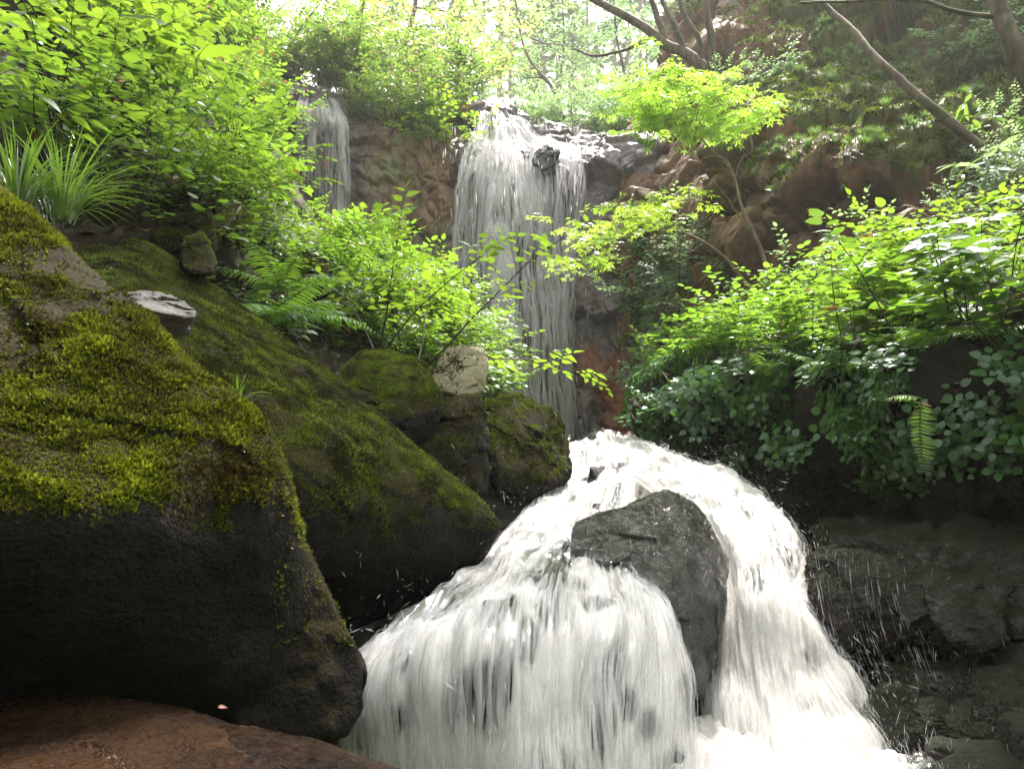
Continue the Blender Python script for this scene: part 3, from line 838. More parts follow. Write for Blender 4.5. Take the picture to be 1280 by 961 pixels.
_oct_V = np.array([[1, 0, 0], [-1, 0, 0], [0, 1, 0], [0, -1, 0], [0, 0, 1], [0, 0, -1]], float)
_oct_F = np.array([[0, 2, 4], [2, 1, 4], [1, 3, 4], [3, 0, 4], [2, 0, 5], [1, 2, 5], [3, 1, 5], [0, 3, 5]])
def drops(pos, vel, r, stretch):
    n = len(pos)
    R = frames(vel, np.tile([0.3, 0.2, 1.0], (n, 1)))
    S = np.stack([r, r * stretch, r], 1)
    V = np.einsum('nij,nvj->nvi', R, _oct_V[None] * S[:, None]) + pos[:, None]
    F = (_oct_F[None] + (np.arange(n) * 6)[:, None, None]).reshape(-1, 3)
    return V.reshape(-1, 3), F

M['fall'] = mat_water('falling water', 24, 1.8, 0.44, 0.62, 0.0, 0.45, (0.9, 0.88, 0.88))
M['cascade'] = mat_water('white cascade water', 26, 4.2, 0.37, 0.60, 0.22, 0.42, bumpd=0.012)
M['strand'] = mat_spray('water strands', 0.26, 0.85)
M['strand_far'] = mat_spray('far water strands', 0.3)
M['spray'] = mat_spray('spray drops', 0.34)

def holes(uu, vv, n, seed, su, sv):
    g_ = np.random.default_rng(seed)
    r = 0 * uu
    for k in range(n):
        u0, v0, a = g_.random(), g_.random(), 0.3 + 0.5 * g_.random()
        r = np.maximum(r, a * np.exp(-((uu - u0) / (su * (0.5 + g_.random()))) ** 2 - ((vv - v0) / (sv * (0.5 + g_.random()))) ** 2))
    return r

def water_sheet(name, G, mat, thick, label, cat, turb=None):
    UV = arclen(G)
    me = mesh_data(name, G.reshape(-1, 3), grid_faces(*G.shape[:2]), mat, True, uv=UV.reshape(-1, 2), attrs={'thick': thick.ravel(), 'turb': (0 * thick if turb is None else turb).ravel()})
    o = link(name, me)
    return tag(o, label, cat)

# ---- main fall
fall_rows = [
    [(606, 128, 11.0), (614, 127, 11.0), (622, 127, 11.0), (632, 129, 11.0), (642, 134, 11.0)],
    [(600, 142, 10.45), (614, 140, 10.4), (626, 141, 10.4), (640, 145, 10.4), (654, 154, 10.45)],
    [(590, 166, 10.0), (612, 163, 9.95), (634, 166, 9.95), (660, 172, 10.0), (690, 176, 10.0)],
    [(580, 186, 9.8), (610, 186, 9.7), (640, 190, 9.7), (680, 192, 9.75), (722, 192, 9.75)],
    [(573, 215, 9.55), (608, 218, 9.45), (645, 220, 9.45), (685, 218, 9.5), (726, 212, 9.55)],
    [(566, 280, 9.45), (603, 280, 9.35), (645, 280, 9.3), (685, 280, 9.35), (722, 280, 9.4)],
    [(556, 360, 9.3), (600, 360, 9.2), (645, 360, 9.15), (685, 360, 9.2), (716, 360, 9.25)],
    [(545, 450, 9.2), (595, 450, 9.05), (645, 450, 9.0), (685, 450, 9.05), (712, 450, 9.15)],
    [(538, 550, 9.1), (592, 550, 8.95), (645, 550, 8.85), (690, 550, 8.95), (716, 550, 9.05)],
]
g = np.random.default_rng(101)
FALL = sheet(fall_rows, 300, 160)
UVf = arclen(FALL)
Nf = toward_camera(FALL, grid_normals(FALL))
FALL = FALL + Nf * (0.05 * streak_noise(UVf, 7, 0.8, 3) + 0.04 * streak_noise(UVf, 2.2, 2.5, 5))[..., None]
uu, vv = np.meshgrid(np.linspace(0, 1, 160), np.linspace(0, 1, 300))
lump = fbm(np.stack([uu.ravel() * 5, vv.ravel() * 7, uu.ravel() * 0], 1), 1.0, 4, 88).reshape(uu.shape)
thick = 0.62 - 0.28 * vv + 0.34 * np.exp(-((vv - 0.34) / 0.14) ** 2) + 0.36 * lump - 0.55 * smooth01(np.abs(uu - 0.5) + 0.22 * lump, 0.27, 0.5)
thick -= 1.0 * np.exp(-((uu - 0.74) / 0.07) ** 2 - ((vv - 0.41) / 0.07) ** 2)
wf = water_sheet('waterfall', FALL, M['fall'], thick, 'tall main waterfall dropping over the dark rock face', 'waterfall')
mb = MB()
edge_u = lambda g, n: np.clip(0.5 + 0.5 * np.sign(g.random(n) - 0.5) * g.random(n) ** 0.8, 0, 1)
mb.add(*strands(FALL[95:], 1100, g, (0.05, 0.22), (0.012, 0.06), (0.0, 0.12), 0.03, 9))
mb.add(*strands(FALL[120:], 500, g, (0.06, 0.25), (0.006, 0.02), (0.02, 0.2), 0.015, 10))
mb.build('strands', M['strand_far'], wf)['kind'] = 'stuff'
n = 700
i, j = g.integers(125, 299, n), g.integers(0, 160, n)
p = FALL[i, j] + Nf[i, j] * (0.05 + 0.5 * g.random((n, 1)) ** 2) + g.normal(size=(n, 3)) * [0.12, 0.05, 0.05]
mb = MB()
mb.add(*drops(p, np.tile([0, 0, -1.0], (n, 1)) + g.normal(size=(n, 3)) * 0.06, 0.003 + 0.006 * g.random(n), 3 + 8 * g.random(n)))
mb.build('droplets', M['spray'], wf)['kind'] = 'stuff'

# ---- small fall on the left
fall_rows = [
    [(378, 116, 10.95), (400, 118, 10.95), (420, 128, 10.95)],
    [(374, 126, 10.5), (402, 130, 10.45), (432, 145, 10.45)],
    [(370, 160, 10.3), (402, 165, 10.25), (437, 172, 10.25)],
    [(368, 220, 10.25), (402, 225, 10.2), (438, 225, 10.2)],
    [(366, 290, 10.2), (402, 290, 10.15), (436, 290, 10.15)],
    [(365, 380, 10.15), (402, 380, 10.1), (434, 380, 10.1)],
]
LF = sheet(fall_rows, 160, 70)
UVl = arclen(LF)
Nl = toward_camera(LF, grid_normals(LF))
LF = LF + Nl * (0.03 * streak_noise(UVl, 9, 1.0, 9))[..., None]
uu, vv = np.meshgrid(np.linspace(0, 1, 70), np.linspace(0, 1, 160))
thick = 0.52 - 0.12 * vv - 0.25 * smooth01(np.abs(uu - 0.5), 0.36, 0.5) + 0.12 * (uu > 0.75)
wf2 = water_sheet('waterfall', LF, M['fall'], thick, 'thin veil waterfall over grey rock beside the leafy bank', 'waterfall')
mb = MB()
mb.add(*strands(LF, 520, g, (0.05, 0.25), (0.004, 0.02), (0.0, 0.08), 0.05, 8))
mb.build('strands', M['strand_far'], wf2)['kind'] = 'stuff'

# ---- cascade in the foreground: left branch that ends as a curtain
cur_cols = [
    [(712, 543, 3.85), (690, 598, 3.3), (640, 655, 2.75), (590, 712, 2.2), (480, 795, 1.66), (440, 838, 1.5), (424, 930, 1.43), (405, 1060, 1.4)],
    [(725, 541, 3.85), (710, 596, 3.25), (668, 650, 2.7), (618, 706, 2.15), (540, 772, 1.66), (500, 822, 1.44), (488, 930, 1.35), (478, 1060, 1.31)],
    [(738, 541, 3.85), (735, 594, 3.2), (700, 648, 2.68), (655, 692, 2.15), (610, 742, 1.72), (580, 805, 1.40), (572, 930, 1.29), (566, 1060, 1.25)],
    [(752, 542, 3.85), (760, 592, 3.2), (728, 650, 2.66), (700, 682, 2.18), (675, 722, 1.78), (660, 795, 1.40), (655, 930, 1.27), (652, 1060, 1.22)],
    [(765, 543, 3.85), (785, 590, 3.2), (752, 654, 2.6), (738, 680, 2.2), (740, 716, 1.84), (738, 795, 1.46), (735, 930, 1.31), (735, 1060, 1.26)],
    [(775, 544, 3.85), (800, 592, 3.2), (772, 660, 2.55), (765, 686, 2.2), (790, 720, 1.88), (806, 795, 1.58), (806, 930, 1.40), (808, 1060, 1.33)],
    [(785, 545, 3.85), (815, 596, 3.2), (788, 668, 2.5), (785, 694, 2.18), (825, 740, 1.92), (858, 830, 1.72), (868, 940, 1.55), (880, 1060, 1.42)],
]
def col_sheet(cols, nv, nu):
    c = np.array([[P(*q) for q in r] for r in cols]).transpose(1, 0, 2)
    g_ = catmull(c, nv)
    return catmull(g_.transpose(1, 0, 2), nu).transpose(1, 0, 2)

def churn(G, amp, seed):
    UV = arclen(G)
    N = toward_camera(G, grid_normals(G))
    nv, nu = G.shape[:2]
    q = G.reshape(-1, 3)
    boil = fbm(q, 16, 4, seed + 20).reshape(nv, nu) * (1 - smooth01(np.arange(nv) / nv, 0.25, 0.6))[:, None]
    a = 0.016 * boil + amp[0] * streak_noise(UV, 5, 2.4, seed) + amp[1] * streak_noise(UV, 24, 3.2, seed + 4) + amp[2] * streak_noise(UV, 60, 9, seed + 8)
    ef = smooth01(np.minimum(np.arange(nu), nu - 1 - np.arange(nu)) / nu, 0, 0.12)[None]
    return G + N * (a * (0.15 + 0.85 * ef))[..., None], N

CUR = col_sheet(cur_cols, 460, 260)
CUR, Nc = churn(CUR, (0.030, 0.012, 0.005), 200)
uu, vv = np.meshgrid(np.linspace(0, 1, 260), np.linspace(0, 1, 460))
lump = fbm(np.stack([uu.ravel() * 7, vv.ravel() * 9, uu.ravel() * 0], 1), 1.0, 4, 98).reshape(uu.shape)
thick = 0.64 + 0.26 * lump - 1.3 * holes(uu, vv, 44, 5, 0.035, 0.035) + 0.12 * np.exp(-((vv - 0.2) / 0.2) ** 2) - 0.30 * np.exp(-((vv - 0.55) / 0.07) ** 2) * smooth01(0.75 - uu, 0, 0.35) - 0.04 * smooth01(vv, 0.8, 1.0) - 0.3 * smooth01(0.06 - uu, 0, 0.06)
cas = water_sheet('cascade', CUR, M['cascade'], thick, 'foaming white water spreading into a broad curtain over the front slab', 'cascade', 0.85 - 0.75 * smooth01(vv, 0.3, 0.65))
mb = MB()
mb.add(*strands(CUR, 2600, g, (0.03, 0.10), (0.002, 0.014), (0.0, 0.012), 0.003, 8))
mb.add(*strands(CUR[250:], 1800, g, (0.10, 0.4), (0.002, 0.011), (0.001, 0.016), 0.002, 10))
mb.build('strands', M['strand'], cas)['kind'] = 'stuff'

# ---- right branch, round the far side of the standing rock
r_cols = [
    [(745, 546, 3.8), (775, 590, 3.2), (815, 618, 2.85), (868, 668, 2.5), (893, 740, 2.25), (884, 840, 2.08), (878, 940, 1.9), (870, 1040, 1.8)],
    [(758, 545, 3.8), (800, 586, 3.2), (845, 612, 2.85), (895, 668, 2.48), (918, 750, 2.2), (918, 850, 2.02), (922, 940, 1.85), (925, 1040, 1.75)],
    [(770, 545, 3.8), (830, 582, 3.2), (880, 610, 2.85), (925, 670, 2.45), (945, 750, 2.15), (955, 850, 1.98), (970, 940, 1.82), (985, 1040, 1.72)],
    [(782, 546, 3.8), (855, 580, 3.2), (915, 612, 2.85), (960, 676, 2.45), (978, 755, 2.15), (1000, 850, 1.98), (1030, 940, 1.82), (1055, 1040, 1.72)],
    [(792, 548, 3.8), (875, 580, 3.2), (950, 622, 2.85), (995, 690, 2.5), (1012, 765, 2.22), (1045, 850, 2.06), (1090, 935, 1.9), (1130, 1040, 1.76)],
    [(800, 552, 3.8), (892, 584, 3.2), (975, 640, 2.9), (1012, 702, 2.6), (1030, 775, 2.3), (1066, 850, 2.12), (1130, 935, 1.94), (1190, 1040, 1.8)],
]
RBR = col_sheet(r_cols, 400, 200)
RBR, Nr = churn(RBR, (0.035, 0.014, 0.006), 240)
uu, vv = np.meshgrid(np.linspace(0, 1, 200), np.linspace(0, 1, 400))
lump = fbm(np.stack([uu.ravel() * 5, vv.ravel() * 9, uu.ravel() * 0], 1), 1.0, 4, 99).reshape(uu.shape)
thick = 0.70 + 0.22 * lump - 1.2 * holes(uu, vv, 26, 6, 0.05, 0.03) - 0.25 * np.exp(-((uu - 0.12) / 0.12) ** 2 - ((vv - 0.72) / 0.10) ** 2) + 0.1 * smooth01(vv, 0.75, 0.9) - 0.35 * smooth01(uu, 0.9, 1.0)
cas2 = water_sheet('cascade', RBR, M['cascade'], thick, 'white side stream tumbling past the right of the standing rock', 'cascade', 0.85 - 0.5 * smooth01(vv, 0.4, 0.7) + 0.4 * smooth01(vv, 0.8, 0.9))
mb = MB()
mb.add(*strands(RBR, 3600, g, (0.02, 0.11), (0.0015, 0.009), (0.0, 0.03), 0.008, 8))
mb.build('strands', M['strand'], cas2)['kind'] = 'stuff'

# thin film trickling over the upper ledge
FILM = sheet([[(1005, 690, 2.3), (1060, 690, 2.22), (1130, 700, 2.15)], [(1015, 740, 2.18), (1065, 745, 2.12), (1140, 750, 2.06)], [(1030, 800, 2.12), (1080, 805, 2.06), (1160, 805, 2.0)], [(1060, 870, 2.0), (1110, 870, 1.95), (1180, 860, 1.9)]], 80, 60)
mb = MB()
mb.add(*strands(FILM, 130, g, (0.04, 0.2), (0.0005, 0.0022), (0.0, 0.012), 0.001, 6))
mb.build('trickles', M['spray'], cas2)['kind'] = 'stuff'

# ---- foam pool at the foot
pool_rows = [
    [(820, 905, 1.95), (900, 900, 1.98), (1000, 905, 1.98), (1080, 925, 1.92), (1180, 945, 1.78)],
    [(820, 935, 1.75), (900, 932, 1.8), (1000, 935, 1.8), (1090, 945, 1.75), (1185, 960, 1.65)],
    [(820, 1000, 1.45), (900, 1000, 1.45), (1000, 1000, 1.45), (1090, 1000, 1.45), (1190, 1000, 1.45)],
    [(780, 1250, 0.95), (900, 1250, 0.95), (1000, 1250, 0.95), (1100, 1250, 0.95), (1250, 1250, 0.95)],
]
POOL = sheet(pool_rows, 150, 150)
POOL, _ = churn(POOL, (0.02, 0.012, 0.006), 280)
tag(water_sheet('water', POOL, M['cascade'], 0.80 - 0.55 * smooth01(np.linspace(0, 1, 150)[None], 0.72, 1.0) - 0.3 * smooth01(1 - np.linspace(0, 1, 150)[:, None], 0.93, 1.0) * np.ones((150, 150)), 'foaming pool at the foot of the cascade', 'water'), kind='structure')

# ---- spray thrown off the cascade
n = 2600
mb = MB()
for G, N, cnt, edge in ((CUR, Nc, 240, 'l'), (RBR, Nr, 700, 'r')):
    nv, nu = G.shape[:2]
    i = g.integers(5, nv - 30, cnt)
    e = (g.random(cnt) ** 2.2 * nu * 0.5).astype(int)
    j = e if edge == 'l' else nu - 1 - e
    vel = unit(np.gradient(G, axis=0))[i, j]
    side = unit(np.gradient(G, axis=1))[i, j] * (-1 if edge == 'l' else 1)
    p = G[i, j] + N[i, j] * (0.01 + 0.10 * g.random((cnt, 1)) ** 2) + side * (0.10 * g.random((cnt, 1)) ** 2.5)
    mb.add(*drops(p, vel + g.normal(size=(cnt, 3)) * 0.3, 0.0005 + 0.0010 * g.random(cnt) ** 2, 3 + 14 * g.random(cnt)))
# splashes in the dark gaps beside the boulders and over the wet ledges
for (px, py, d, sx, sy, cnt) in ((585, 590, 2.55, 75, 75, 60), (690, 560, 2.9, 40, 45, 50), (880, 575, 3.3, 70, 20, 120), (1100, 760, 2.0, 90, 55, 60), (1120, 830, 1.9, 70, 30, 50), (820, 660, 1.95, 60, 35, 120), (470, 740, 1.6, 70, 45, 30), (1120, 940, 1.72, 50, 20, 200), (1060, 900, 1.8, 30, 40, 160)):
    q = np.array([P(px + g.normal() * sx, py + g.normal() * sy, d * (1 + 0.03 * g.normal())) for _ in range(cnt)])
    ang = g.normal(size=(cnt, 3)) * 0.35 + [0.15, -0.2, -1.0]
    mb.add(*drops(q, ang, 0.0003 + 0.0006 * g.random(cnt) ** 2, 6 + 22 * g.random(cnt)))
tag(mb.build('spray', M['spray']), 'fine spray thrown up beside the cascade', 'spray', kind='stuff')
# ------------------------------------------------------------------ leaves and plant builders
def leaf_tpl(ts, ws, fold=0.18, droop=0.18):
    """one leaf along +y, unit length, folded on its midrib: mostly quads"""
    ts, ws = np.asarray(ts), np.asarray(ws)
    mid = np.stack([0 * ts, ts, -droop * ts ** 2], 1)
    L = np.stack([-ws, ts, fold * ws - droop * ts ** 2], 1)
    R = np.stack([ws, ts, fold * ws - droop * ts ** 2], 1)
    n = len(ts)
    V = np.concatenate([mid, L, R])
    F = []
    for i in range(n - 1):
        F.append([i, i + 1, n + i + 1, n + i])
        F.append([i, 2 * n + i, 2 * n + i + 1, i + 1])
    return V, np.array(F)

LEAF = {
    'ovate': leaf_tpl([0, .12, .35, .65, 1.0], [.02, .20, .30, .20, .004]),
    'round': leaf_tpl([0, .1, .35, .7, 1.0], [.06, .30, .42, .33, .02], 0.12, 0.1),
    'lance': leaf_tpl([0, .2, .5, .8, 1.0], [.012, .10, .115, .07, .002], 0.2, 0.28),
    'small': leaf_tpl([0, .45, 1.0], [.03, .27, .01], 0.2, 0.12),
    'needle': leaf_tpl([0, .4, 1.0], [.03, .075, .004], 0.2, 0.2),
    'blade': leaf_tpl([0, .2, .4, .6, .8, 1.0], [.010, .014, .013, .011, .007, .001], 0.3, 0.0),
}
def maple_tpl():
    V, F = [], []
    for k, (a, l) in enumerate([(-100, .55), (-52, .85), (0, 1.0), (52, .85), (100, .55)]):
        r = math.radians(a)
        d = np.array([math.sin(r), math.cos(r), 0]); s = np.array([d[1], -d[0], 0])
        b = len(V)
        V += [np.zeros(3), d * l * .55 - s * .13 * l, d * l + [0, 0, -.12 * l], d * l * .55 + s * .13 * l]
        F.append([b, b + 1, b + 2, b + 3])
    return np.array(V), np.array(F)
LEAF['maple'] = maple_tpl()

UP = np.array([0, 0, 1.0])
class Plant:
    """collects stem tubes and leaf placements, then makes two meshes: stem and foliage"""
    def __init__(s):
        s.stem = MB()
        s.p, s.d, s.n, s.s = [], [], [], []
    def leaf(s, p, d, n, size):
        s.p.append(p); s.d.append(d); s.n.append(n); s.s.append(size)
    def leaves(s, tpl):
        p, d, n = np.array(s.p), unit(np.array(s.d)), np.array(s.n)
        return inst(*LEAF[tpl], frames(d, n), p, np.array(s.s))
    def meshes(s, name, tpl, leaf_mat, stem_mat):
        V, F = s.leaves(tpl)
        return (s.stem.data(name + ' stem', stem_mat, True) if s.stem.n else None, mesh_data(name + ' foliage', V, F, leaf_mat))

def arc(p, d, L, n, g, sag=0.3, wig=0.08):
    """a bending path from p along d"""
    pts = [np.asarray(p, float)]
    d = unit(np.asarray(d, float))
    for k in range(n):
        d = unit(d + np.array([0, 0, -sag / n]) + g.normal(size=3) * wig)
        pts.append(pts[-1] + d * L / n)
    return np.array(pts)

def twig(pl, g, p, d, L, nl, size, r=0.0015, sag=0.25, up=0.35, petiole=0.15, roll=0.25):
    pts = arc(p, d, L, 5, g, sag, 0.06)
    pl.stem.add(*tube(pts, np.linspace(r, r * 0.35, len(pts)), 3))
    q = catmull(pts, nl + 1)
    dd = unit(np.gradient(q, axis=0))
    for k in range(1, nl + 1):
        t = dd[k]
        s = unit(np.cross(t, UP)) * (1 if k % 2 else -1)
        ld = unit(t * (0.55 if k < nl else 1.6) + s * (0.85 if k < nl else 0.1) + np.array([0, 0, up * (g.random() - 0.55)]))
        nn = unit(UP + g.normal(size=3) * roll)
        sz = size * (0.65 + 0.5 * g.random()) * (0.75 if k < 2 else 1)
        pl.leaf(q[k] + ld * size * petiole, ld, nn, sz)

def shrub(seed, H, stems, twigs, nl, size, lean=0.5, tl=0.22, r=0.005, sag=0.35, tw_from=0.3, bias=(0, 0, 0)):
    """several arching stems that carry flat leafy twigs"""
    g = np.random.default_rng(seed)
    pl = Plant()
    for k in range(stems):
        a = g.random() * 2 * math.pi
        d = np.array([math.cos(a) * lean, math.sin(a) * lean, 1.0]) + np.asarray(bias) + g.normal(size=3) * 0.12
        L = H * (0.7 + 0.45 * g.random())
        pts = arc(g.normal(size=3) * [0.03, 0.03, 0], d, L, 8, g, sag, 0.06)
        pl.stem.add(*tube(pts, np.linspace(r, r * 0.3, len(pts)), 5))
        q = catmull(pts, 40)
        dd = unit(np.gradient(q, axis=0))
        for m in range(twigs):
            i = int(40 * (tw_from + (1 - tw_from) * (m + g.random()) / twigs * 0.98))
            i = min(i, 39)
            a2 = g.random() * 2 * math.pi
            s = np.array([math.cos(a2), math.sin(a2), 0.15])
            twig(pl, g, q[i], unit(s + dd[i] * 0.5), tl * (0.6 + 0.7 * g.random()) * (1.15 - 0.5 * i / 40), nl, size)
        twig(pl, g, q[-1], dd[-1], tl * 0.7, nl, size)
    return pl

def herb(seed, H, stems, tiers, size, lean=0.25):
    """upright stalks with tiers of level leaves"""
    g = np.random.default_rng(seed)
    pl = Plant()
    for k in range(stems):
        a = g.random() * 2 * math.pi
        base = np.array([math.cos(a), math.sin(a), 0]) * g.random() * 0.12 * H / 0.35
        d = np.array([math.cos(a) * lean, math.sin(a) * lean, 1.0])
        L = H * (0.65 + 0.5 * g.random())
        pts = arc(base, d, L, 6, g, 0.15, 0.05)
        pl.stem.add(*tube(pts, np.linspace(0.0026, 0.0012, len(pts)), 4))
        q = catmull(pts, 30)
        rot = g.random() * 6.28
        for m in range(tiers):
            i = min(29, int(30 * (0.3 + 0.7 * (m + 0.6) / tiers)))
            nb = 3 if m < tiers - 1 else 5
            for b in range(nb):
                a2 = rot + m * 1.4 + b * 6.283 / nb + g.normal() * 0.2
                ld = np.array([math.cos(a2), math.sin(a2), 0.05 + 0.2 * g.random()])
                pl.leaf(q[i] + ld * 0.02, ld, unit(UP + g.normal(size=3) * 0.2), size * (0.7 + 0.5 * g.random()))
    return pl

def frond(L, pairs, width, droop, g, pin=0.95):
    """one fern frond along +y"""
    t = np.linspace(0, 1, pairs + 2)
    pts = np.stack([0 * t, L * t * (1 - 0.15 * droop * t), L * (0.28 * t - droop * 0.62 * t ** 2)], 1)
    mb = MB()
    mb.add(*tube(pts, np.linspace(0.0022, 0.0006, len(pts)), 4))
    dd = unit(np.gradient(pts, axis=0))
    p, d, n, s = [], [], [], []
    for k in range(1, pairs + 1):
        w = width * math.sin(math.pi * min(1, 0.16 + 0.9 * t[k]) ** 0.9) ** 0.8 if t[k] < 0.97 else width * 0.1
        nn = unit(np.cross(np.array([1.0, 0, 0]), dd[k]))
        for sd in (-1, 1):
            p.append(pts[k]); d.append(np.array([sd * 1.0, 0, 0]) + dd[k] * 0.28 + g.normal(size=3) * 0.06 + [0, 0, -0.12]); n.append(nn + g.normal(size=3) * 0.12); s.append(w * pin * (0.9 + 0.2 * g.random()))
    TV, TF = LEAF['lance']
    TV = TV * [0.36 * L / pairs / (0.115 * width), 1, 1]
    mb.add(*inst(TV, TF, frames(np.array(d), np.array(n)), np.array(p), np.array(s)))
    return mb

def fern_meshes(seed, L, pairs=22, width=0.09, kinds=3):
    g = np.random.default_rng(seed)
    return [frond(L * (0.8 + 0.3 * g.random()), pairs, width, dr, g).data('frond', M['fern'], False) for dr in np.linspace(0.45, 0.95, kinds)]

FROND = fern_meshes(5, 0.42)
def fern(loc, n, scale, label, group=None, rz=0, tilt=0.0, spread=6.283, name='fern', seed=0):
    g = np.random.default_rng(seed + 900)
    root = empty(name, loc)
    root.scale = (scale,) * 3
    tag(root, label, 'fern', group)
    for k in range(n):
        o = link('frond', FROND[int(g.integers(0, 3))], root)
        o.rotation_euler = (0.25 + tilt + g.normal() * 0.12, g.normal() * 0.15, rz + (k / n - 0.5) * spread + g.normal() * 0.2)
        s = 0.75 + 0.35 * g.random()
        o.scale = (s, s, s)
    return root

def blades(seed, n, L, spread, width=1.0, droop=1.0):
    g = np.random.default_rng(seed)
    mb = MB()
    K = 7
    t = np.linspace(0, 1, K)
    for k in range(n):
        a = g.random() * 6.283
        l = L * (0.55 + 0.55 * g.random())
        o = spread * (0.3 + 0.9 * g.random())
        dr = droop * (0.5 + g.random())
        h = l * (t * (1.0 - 0.1 * o) - 0.42 * dr * o * t ** 2.2)
        rad = l * (0.25 * o * t + 0.62 * o * t ** 2)
        c, s = math.cos(a), math.sin(a)
        b = np.array([c, s, 0]) * g.random() * 0.05 * L / 0.3
        pts = np.stack([c * rad, s * rad, h], 1) + b
        w = width * 0.006 * np.sin(np.pi * np.clip(0.25 + 0.74 * t, 0, 1)) * (0.7 + 0.6 * g.random())
        side = np.array([-s, c, 0])
        V = np.stack([pts - side * w[:, None], pts + [0, 0, -0.3 * w.max()], pts + side * w[:, None]], 1).reshape(-1, 3)
        i = np.arange(K * 3).reshape(K, 3)
        F = np.concatenate([np.stack([i[:-1, q], i[:-1, q + 1], i[1:, q + 1], i[1:, q]], -1) for q in (0, 1)])
        mb.add(V, F)
    return mb

def bamboo_grass(seed, H, culms, size):
    g = np.random.default_rng(seed)
    pl = Plant()
    for k in range(culms):
        a = g.random() * 6.283
        pts = arc(g.normal(size=3) * [0.05, 0.05, 0], [math.cos(a) * 0.5, math.sin(a) * 0.5, 1], H * (0.7 + 0.5 * g.random()), 6, g, 0.3, 0.05)
        pl.stem.add(*tube(pts, np.linspace(0.003, 0.0015, 7), 4))
        q = catmull(pts, 20)
        for i in (12, 15, 17, 18, 19, 19, 19):
            a2 = g.random() * 6.283
            ld = np.array([math.cos(a2), math.sin(a2), 0.25 * g.normal()])
            pl.leaf(q[i], ld, unit(UP + 0.3 * g.normal(size=3)), size * (0.7 + 0.5 * g.random()))
    return pl

# ---- a pair of meshes per variant, shared by all copies
def variants(fn, name, tpl, leaf_mat, stem_mat, n, *a, **k):
    return [fn(s * 31 + 7, *a, **k).meshes(name, tpl, leaf_mat, stem_mat) for s in range(n)]

VAR = {
    'bank': variants(shrub, 'bank shrub', 'ovate', M['leaf'], M['twig'], 5, 0.62, 5, 7, 7, 0.072, lean=0.55, tl=0.26),
    'bank_round': variants(shrub, 'round leaf shrub', 'round', M['leaf'], M['twig'], 4, 0.5, 5, 6, 6, 0.062, lean=0.6, tl=0.22),
    'fine': variants(shrub, 'fine leaf shrub', 'ovate', M['leaf'], M['twig'], 5, 0.5, 6, 8, 8, 0.045, lean=0.6, tl=0.2, r=0.003),
    'arch': variants(shrub, 'arching sapling', 'ovate', M['leaf'], M['twig'], 4, 0.75, 3, 8, 8, 0.058, lean=0.75, tl=0.26, r=0.005, sag=0.6),
    'herb': variants(herb, 'tall herb', 'ovate', M['leaf'], M['stem'], 5, 0.36, 6, 5, 0.075),
    'mid': variants(shrub, 'shrub', 'ovate', M['leaf_mid'], M['twig'], 4, 0.8, 6, 9, 8, 0.06, lean=0.5, tl=0.28),
    'grey': variants(shrub, 'pale shrub', 'ovate', M['leaf_grey'], M['twig'], 4, 0.7, 7, 9, 8, 0.042, lean=0.55, tl=0.22),
    'ivy': variants(herb, 'ground ivy', 'round', M['leaf_dark'], M['stem'], 4, 0.10, 7, 3, 0.030, lean=0.8),
    'sasa': variants(bamboo_grass, 'bamboo grass', 'lance', M['leaf_mid'], M['stem'], 4, 0.45, 6, 0.18),
    'sasa_big': variants(bamboo_grass, 'bamboo grass', 'lance', M['leaf'], M['stem'], 2, 0.5, 2, 0.24),
}
SEDGE = [blades(s, 130, 0.42, 0.9, 0.55, 1.25).data('sedge blades', M['grass']) for s in (1, 2, 3)]
TURF = [blades(s + 10, 60, 0.16, 0.7, 0.55).data('turf blades', M['grass']) for s in (1, 2, 3)]
STRAW = [blades(s + 20, 40, 0.3, 0.5, 0.5, 2.2).data('straw blades', M['straw']) for s in (1, 2)]

_prng = np.random.default_rng(4242)
def plant(name, kind, loc, scale, label, cat='plant', group=None, rz=None, tilt=(0, 0)):
    """one plant of its own: an Empty at its foot, with stem and foliage as parts"""
    st, fo = VAR[kind][int(_prng.integers(0, len(VAR[kind])))]
    root = empty(name, loc)
    root.scale = (scale,) * 3
    root.rotation_euler = (tilt[0], tilt[1], _prng.random() * 6.283 if rz is None else rz)
    tag(root, label, cat, group)
    if st: link('stem', st, root)
    link('foliage', fo, root)
    return root

def mesh_arrays(me):
    V = np.empty(len(me.vertices) * 3, np.float32)
    me.vertices.foreach_get('co', V)
    n = len(me.polygons)
    tot = np.empty(n, np.int32); me.polygons.foreach_get('loop_total', tot)
    li = np.empty(len(me.loops), np.int32); me.loops.foreach_get('vertex_index', li)
    assert (tot == 4).all()
    return V.reshape(-1, 3).astype(float), li.reshape(-1, 4)

_arr = {}
def arrays(me):
    if me.name not in _arr:
        _arr[me.name] = mesh_arrays(me)
    return _arr[me.name]

def undergrowth(name, spots, normals, kinds, scale, label, leaf_mat, stem_mat, seed=0, upright=0.7, category='undergrowth'):
    """a tangled mass nobody could count, merged into ONE object"""
    g = np.random.default_rng(seed)
    fl, stm = MB(), MB()
    for p, n in zip(spots, normals):
        kind = kinds[int(g.integers(0, len(kinds)))]
        var = VAR[kind][int(g.integers(0, len(VAR[kind])))]
        z = unit(UP * upright + n * (1 - upright))
        a = g.random() * 6.283
        x = unit(np.cross(z, [math.cos(a), math.sin(a), 0.1]))
        y = np.cross(z, x)
        R = np.stack([x, y, z], 1) * scale * (0.6 + 0.7 * g.random())
        for mb, me in ((stm, var[0]), (fl, var[1])):
            if me is None: continue
            V, F = arrays(me)
            mb.add(V @ R.T + p, F)
    o = fl.build(name, leaf_mat)
    tag(o, label, category, kind='stuff')
    if stm.n: stm.build('stems', stem_mat, o)
    return o

